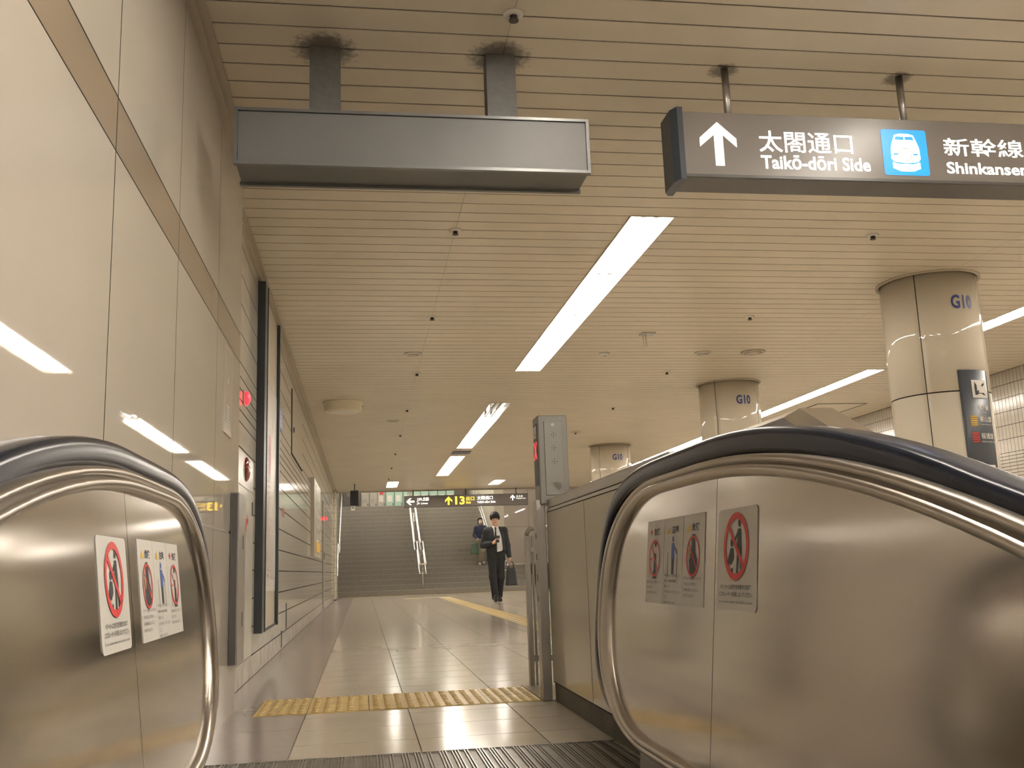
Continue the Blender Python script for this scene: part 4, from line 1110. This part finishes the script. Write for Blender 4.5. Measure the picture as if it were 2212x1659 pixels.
SKIN = mat('skin', (.58, .36, .26), .5); HAIR = mat('black_hair', (.018, .016, .016), .7, bump=.5, bscale=160); SUIT = mat('dark_suit', (.022, .025, .032), .75, noise=.15, nscale=30)
TROU = mat('black_trousers', (.016, .017, .020), .8); SHIRT = mat('white_shirt', (.72, .72, .72), .7); SHOE = mat('black_shoe', (.012, .012, .013), .3)
LIP = mat('lip', (.46, .24, .19), .5); EYE = mat('eye', (.03, .02, .02), .3); NVY = mat('navy_top', (.030, .035, .075), .8); BEI = mat('beige_trousers', (.30, .26, .20), .8)
MASK = mat('white_face_mask', (.70, .69, .68), .8); SOLE = mat('brown_sole', (.10, .075, .05), .6)
def hand(B, wrist, d, n_, th, lab, curl=.7, s=1.0):
    """palm along d, palm normal n_, thumb towards th; five separate fingers that curl towards n_"""
    wv, d, n_, th = Vector(wrist), Vector(d).normalized(), Vector(n_).normalized(), Vector(th).normalized()
    B.cap(wv, wv+d*.03*s, .024*s, .026*s, lab, .015)
    for k in range(3): B.cap(wv+d*.03*s+th*(.018-.018*k)*s, wv+d*.082*s+th*(.024-.024*k)*s, .0155*s, .014*s, lab, .012)
    for k, L in enumerate((.070, .078, .073, .058)):
        a = wv+d*.085*s+th*(.030-.0200*k)*s; dirv = d
        for q in range(3):
            ang = curl*(.55+.75*q); dv = (d*math.cos(ang)+n_*math.sin(ang)).normalized(); e = a+dv*L*s*(.42, .33, .25)[q]
            B.cap(a, e, (.0095-.0008*q)*s, (.0088-.0008*q)*s, lab, .004); a = e
    a = wv+d*.028*s+th*.026*s; e = a+(th*.75+d*.55+n_*.25).normalized()*.040*s; B.cap(a, e, .012*s, .0105*s, lab, .010)
    f = e+(d*.8+n_*.55+th*.1).normalized()*.030*s; B.cap(e, f, .0105*s, .009*s, lab, .004)
def head(B, c, s, look, lab_skin=0, lab_eye=1, lab_lip=2):
    """c: head centre; look: pitch down in radians; the face looks along -y"""
    ca, sa = math.cos(look), math.sin(look); c = Vector(c)
    R = lambda x, y, z: c+Vector((x, y*ca+z*sa, z*ca-y*sa*-1))*s if False else c+Vector((x, y*ca-z*sa*-1*0-z*0, z))*s
    def R(x, y, z): 
        return c+Vector((x, y*ca-z*sa*1.0, z*ca+y*sa*1.0))*s
    B.ell(R(0, .012, .025), (.076*s, .094*s, .095*s), lab_skin, .02); B.ell(R(0, -.018, -.045), (.060*s, .070*s, .072*s), lab_skin, .03)
    B.cap(R(0, -.082, -.095), R(0, -.086, -.098), .016*s, .016*s, lab_skin, .03)
    B.cap(R(0, -.086, .010), R(0, -.100, -.022), .008*s, .0115*s, lab_skin, .012)
    for e in (-1, 1):
        B.ell(R(e*.031, -.078, .006), (.0095*s, .007*s, .005*s), lab_eye, .003)
        B.ell(R(e*.078, .012, -.012), (.010*s, .020*s, .030*s), lab_skin, .008)
    B.ell(R(0, -.088, -.058), (.020*s, .006*s, .0055*s), lab_lip, .004)
    return R

# ---- man in a dark suit, walking towards the camera and looking at a phone
mo = (2.597, 19.30, 0.0)
man = thing('person', mo, 'person in a dark suit walking with a phone in hand and a dark bag', 'person')
B = Body(); hc = Vector((-.012, -.050, 1.628))
Rm = head(B, hc, 1.0, .30)
hl = .0
B.cap((0, .0, 1.43), (-.004, -.022, 1.545), .058, .052, 0, .03)
B.ell((0, .005, 1.27), (.155, .10, .19), 0, .05); B.ell((0, .0, 1.06), (.135, .092, .16), 0, .06); B.ell((0, .01, .93), (.155, .10, .11), 0, .06)
B.cap((-.15, .01, 1.40), (.15, .01, 1.40), .058, .058, 0, .06)
JL = dict(h=(-.085, .0, .92), k=(-.088, -.10, .50), a=(-.060, -.16, .115)); JR = dict(h=(.085, .01, .92), k=(.075, .0, .49), a=(.050, .13, .10))
for J in (JL, JR):
    B.cap(J['h'], J['k'], .078, .055, 0, .05); B.cap(J['k'], J['a'], .053, .036, 0, .03)
SL, EL, WL_ = (-.178, .01, 1.385), (-.245, .03, 1.115), (-.085, -.225, 1.150)
SR, ER, WR = (.178, .01, 1.385), (.235, .045, 1.10), (.262, -.015, .870)
for a, e, w_ in ((SL, EL, WL_), (SR, ER, WR)): B.cap(a, e, .050, .040, 0, .04); B.cap(e, w_, .038, .026, 0, .02)
hand(B, WL_, (.75, -.35, .45), (.35, -.35, -.2), (.1, -.2, 1), 0, .75, .95)
hand(B, WR, (.03, -.02, -1), (-1, 0, -.1), (0, -1, 0), 0, 1.15, .95)
B.build('body', [SKIN, EYE, LIP], man, mo, .0065)
def shoe(name, a, fwd_, upv, par, org, m=SHOE, s=1.0):
    f = Vector(fwd_).normalized(); u = Vector(upv).normalized(); a = Vector(a); S = Body()
    heel = a-u*.055*s-f*.03*s; toe = a-u*.062*s+f*.17*s; mid = a-u*.05*s+f*.07*s
    S.cap(heel, mid, .040*s, .046*s, 0, .03, (.85, 1, 1)); S.cap(mid, toe, .046*s, .030*s, 0, .03); S.cap(a+u*.01, heel+u*.01, .042*s, .040*s, 0, .03)
    return S.build(name, [m], par, org, .008)
uL = Vector((0, -.42, .9)).normalized(); fL_ = Vector((0, -.9, -.0)) - uL*Vector((0, -.9, 0)).dot(uL)
s1 = shoe('shoe', (JL['a'][0], JL['a'][1]-.01, .118), (-.08, -.90, .36), (0, .36, .90), man, mo)
Bs = Body(); Bs.cap((-.066, -.160, .040), (-.080, -.305, .095), .032, .030, 0, .01, (1.1, 1, .35)); Bs.build('sole', [SOLE], s1, mo, .007)
shoe('shoe', (JR['a'][0], JR['a'][1], .112), (.10, -1, .0), (0, 0, 1), man, mo)
T = Body(); T.ell((0, .01, .95), (.165, .118, .12), 0, .05)
for J in (JL, JR):
    hh, kk, aa = Vector(J['h']), Vector(J['k']), Vector(J['a'])
    T.cap(hh, kk, .094, .076, 0, .05); T.cap(kk, aa+Vector((0, .012, -.015)), .074, .066, 0, .04)
T.build('trousers', [TROU], man, mo, .010, lambda G: np.maximum(.062-G[..., 2], G[..., 2]-1.03))
Sh = Body(); Sh.ell((0, .0, 1.26), (.162, .112, .20), 0, .05); Sh.ell((0, -.004, 1.05), (.148, .112, .16), 0, .06); Sh.cap((0, -.002, 1.42), (-.004, -.016, 1.475), .066, .060, 0, .03); Sh.cap((-.13, .01, 1.395), (.13, .01, 1.395), .062, .062, 0, .05)
sh = Sh.build('shirt', [SHIRT], man, mo, .009, lambda G: np.maximum(.94-G[..., 2], G[..., 2]-1.492-.5*(G[..., 1]+.03)))
Ti = Body(); Ti.cap((-.008, -.088, 1.445), (-.010, -.100, 1.42), .020, .014, 0, .01, (1, .5, 1)); Ti.cap((-.010, -.104, 1.41), (-.018, -.128, 1.22), .014, .026, 0, .01, (1, .35, 1)); Ti.cap((-.018, -.128, 1.22), (-.024, -.128, .98), .026, .032, 0, .01, (1, .35, 1))
Ti.build('tie', [HAIR], sh, mo, .007)
Jk = Body(); Jk.ell((0, .008, 1.25), (.192, .135, .225), 0, .05); Jk.ell((0, .004, 1.03), (.182, .135, .19), 0, .06); Jk.cap((0, .012, .97), (0, .014, .84), .150, .160, 0, .06, (1.16, .80, 1)); Jk.cap((-.165, .012, 1.395), (.165, .012, 1.395), .075, .075, 0, .05); Jk.cap((0, .03, 1.43), (0, .035, 1.47), .075, .070, 0, .03)
for a, e, w_ in ((SL, EL, WL_), (SR, ER, WR)):
    a, e, w_ = map(Vector, (a, e, w_)); Jk.cap(a, e, .068, .060, 0, .04); Jk.cap(e, w_+(e-w_)*.10, .058, .047, 0, .03)
def jcut(G):
    x, y, z = G[..., 0], G[..., 1], G[..., 2]
    wd = np.interp(z, [.78, .92, 1.0, 1.12, 1.30, 1.42, 1.5], [.115, .10, .086, .076, .070, .056, .06]); cx = np.interp(z, [.8, 1.0, 1.2, 1.45], [.072, .064, .046, .0])
    opening = wd-np.abs(x-cx)                         # > 0 inside the open front
    front = -(y+.035)                                 # > 0 in front
    arms = np.where((z < 1.30) & (z > 1.05) & (y < -.15), -1., 1.)
    inner = np.minimum(np.minimum(opening, front), arms)
    return np.maximum(inner, np.maximum(.80-z, z-1.50-.4*y))
jk = Jk.build('jacket', [SUIT], man, mo, .009, jcut)
H = Body(); H.ell(Rm(0, .022, .048), (.096, .106, .094), 0, .03); H.ell(Rm(0, -.045, .080), (.080, .060, .046), 0, .03); H.ell(Rm(0, .055, -.02), (.076, .060, .070), 0, .03)
for e in (-1, 1): H.ell(Rm(e*.080, -.012, .028), (.020, .048, .050), 0, .02)
for k in range(7): H.ell(Rm(-.06+.020*k, -.086, .072-.010*((k*5) % 3)), (.016, .018, .028), 0, .012)
cutc = Rm(0, -.06, -.012)
H.build('hair', [HAIR], man, mo, .007)
ph = thing('smartphone', (mo[0]-.01, mo[1]-.30, 1.19), 'black smartphone held up by the person in the suit', 'phone')
b = MB()
for v in [1]:
    c = Vector((mo[0]+.005, mo[1]-.272, 1.222)); ux = Vector((.82, -.28, -.05)).normalized(); uy = Vector((-.05, .45, .9)); uy = (uy-ux*uy.dot(ux)).normalized(); uz = ux.cross(uy)
    def slab(b, hx, hy, z0, z1):
        P = [c+ux*sx*hx+uy*sy_*hy+uz*z for z in (z0, z1) for sx, sy_ in ((-1, -1), (1, -1), (1, 1), (-1, 1))]
        b.mesh(P, [(0, 3, 2, 1), (4, 5, 6, 7), (0, 1, 5, 4), (1, 2, 6, 5), (2, 3, 7, 6), (3, 0, 4, 7)], False)
slab(b, .036, .073, -.004, .004); b.build('case', BLACK, ph)
b = MB(); slab(b, .033, .069, .004, .0046); b.build('screen', mat('phone_screen', (.05, .05, .06), .1), ph)
def tote(name, cx, cyy, ztop, w0, w1, hgt, dep, m, label, hz, cat='bag'):
    t = thing(name, (cx, cyy, ztop-hgt), label, cat); n = 14; b = MB(); V = []; F = []
    zz = [0, .03, .12, .5, .85, 1.0]
    for q in zz:
        ww = (w1+(w0-w1)*q)/2*(.90 if q == 0 else 1); dd = dep/2*(1-.55*q)*(.8 if q == 0 else 1)
        for k in range(n):
            a = 2*PI*k/n; ca, sa = math.cos(a), math.sin(a); e = .55
            V.append((cx+ww*math.copysign(abs(ca)**e, ca), cyy+dd*math.copysign(abs(sa)**e, sa), ztop-hgt+hgt*q))
    for i in range(len(zz)-1):
        for k in range(n): F.append((i*n+k, i*n+(k+1) % n, (i+1)*n+(k+1) % n, (i+1)*n+k))
    F.append(tuple(reversed(range(n)))); F.append(tuple(range((len(zz)-1)*n, len(zz)*n)))
    b.mesh(V, F, True).build('bag_body', m, t)
    for dy in (-.02, .02):
        MB().tube([(cx-w0*.32, cyy+dy, ztop-.02), (cx-w0*.28, cyy+dy*.8, ztop+(hz-ztop)*.6), (cx-.03, cyy+dy*.3, hz), (cx+.03, cyy+dy*.3, hz), (cx+w0*.28, cyy+dy*.8, ztop+(hz-ztop)*.6), (cx+w0*.32, cyy+dy, ztop-.02)], .008, 6).build('strap', m, t)
    return t
bg = tote('tote_bag', mo[0]+.285, mo[1]-.02, .66, .17, .235, .34, .13, mat('charcoal_bag', (.035, .038, .042), .6), 'dark charcoal hand bag carried by the person in the suit', .785)
MB().lathe((mo[0]+.215, mo[1]-.05, .70), [(.018, 0), (.022, .03), (.016, .05)], 10).build('metal_clip', STEELB, bg)

# ---- woman coming down the stairs behind him
wo = (3.70, 31.05, .752)
wom = thing('person', wo, 'person in a navy top, beige trousers and white face mask on the stairs', 'person')
B = Body(); R2 = head(B, (0, -.02, 1.415), .93, 0)
B.cap((0, 0, 1.24), (0, -.01, 1.34), .046, .042, 0, .03); B.ell((0, 0, 1.09), (.13, .088, .16), 0, .05); B.ell((0, 0, .92), (.115, .082, .13), 0, .05); B.ell((0, .01, .80), (.14, .095, .10), 0, .05)
B.cap((-.125, 0, 1.205), (.125, 0, 1.205), .046, .046, 0, .05)
WJ = [dict(h=(-.075, 0, .79), k=(-.075, -.04, .43), a=(-.06, -.02, .10)), dict(h=(.075, 0, .79), k=(.08, -.08, .46), a=(.07, .02, .14))]
for J in WJ: B.cap(J['h'], J['k'], .070, .050, 0, .05); B.cap(J['k'], J['a'], .048, .032, 0, .03)
A1 = ((-.148, 0, 1.195), (-.205, .0, .965), (-.13, -.16, .86)); A2 = ((.148, 0, 1.195), (.20, .02, .96), (.10, -.17, .93))
for a, e, w_ in (A1, A2): B.cap(a, e, .042, .035, 0, .04); B.cap(e, w_, .033, .023, 0, .02)
hand(B, A1[2], (.1, -.35, -.9), (.9, -.2, 0), (0, -1, .3), 0, 1.1, .85); hand(B, A2[2], (-.8, -.4, .1), (0, -.3, -.9), (0, -.3, .9), 0, .7, .85)
B.build('body', [SKIN, EYE, LIP], wom, wo, .0075)
for J in WJ: shoe('shoe', J['a'], (0, -1, 0), (0, 0, 1), wom, wo, mat('pale_shoe', (.55, .50, .44), .6), .88)
T = Body(); T.ell((0, .01, .82), (.15, .11, .11), 0, .05)
for J in WJ: T.cap(J['h'], J['k'], .088, .080, 0, .05); T.cap(J['k'], Vector(J['a'])+Vector((0, 0, .05)), .080, .075, 0, .04)
T.build('trousers', [BEI], wom, wo, .010, lambda G: np.maximum(.13-G[..., 2], G[..., 2]-.92))
Jt = Body(); Jt.ell((0, .004, 1.08), (.155, .112, .19), 0, .05); Jt.ell((0, .004, .92), (.150, .112, .14), 0, .05); Jt.cap((-.135, 0, 1.205), (.135, 0, 1.205), .058, .058, 0, .05); Jt.cap((0, .0, 1.24), (0, 0, 1.275), .058, .052, 0, .03)
for a, e, w_ in (A1, A2):
    a, e, w_ = map(Vector, (a, e, w_)); Jt.cap(a, e, .056, .050, 0, .04); Jt.cap(e, w_+(e-w_)*.10, .048, .038, 0, .03)
Jt.build('top', [NVY], wom, wo, .010, lambda G: np.maximum(.84-G[..., 2], G[..., 2]-1.285))
H = Body(); H.ell(R2(0, .026, .04), (.082, .096, .088), 0, .03); H.ell(R2(0, -.03, .082), (.066, .05, .03), 0, .03)
for e in (-1, 1): H.cap(R2(e*.072, .01, .03), R2(e*.070, .02, -.10), .022, .018, 0, .03)
H.cap(R2(0, .07, 0), R2(0, .07, -.11), .06, .045, 0, .03); H.build('hair', [mat('brown_hair', (.035, .022, .018), .5)], wom, wo, .008)
Mk = Body(); Mk.ell(R2(0, -.058, -.050), (.058, .048, .050), 0, .02); Mk.build('face_mask', [MASK], wom, wo, .007)
tote('tote_bag', wo[0]-.215, wo[1]-.17, wo[2]+.72, .17, .28, .34, .12, mat('green_bag', (.085, .15, .10), .6), 'green tote bag hanging from the hand of the person on the stairs', wo[2]+.775)
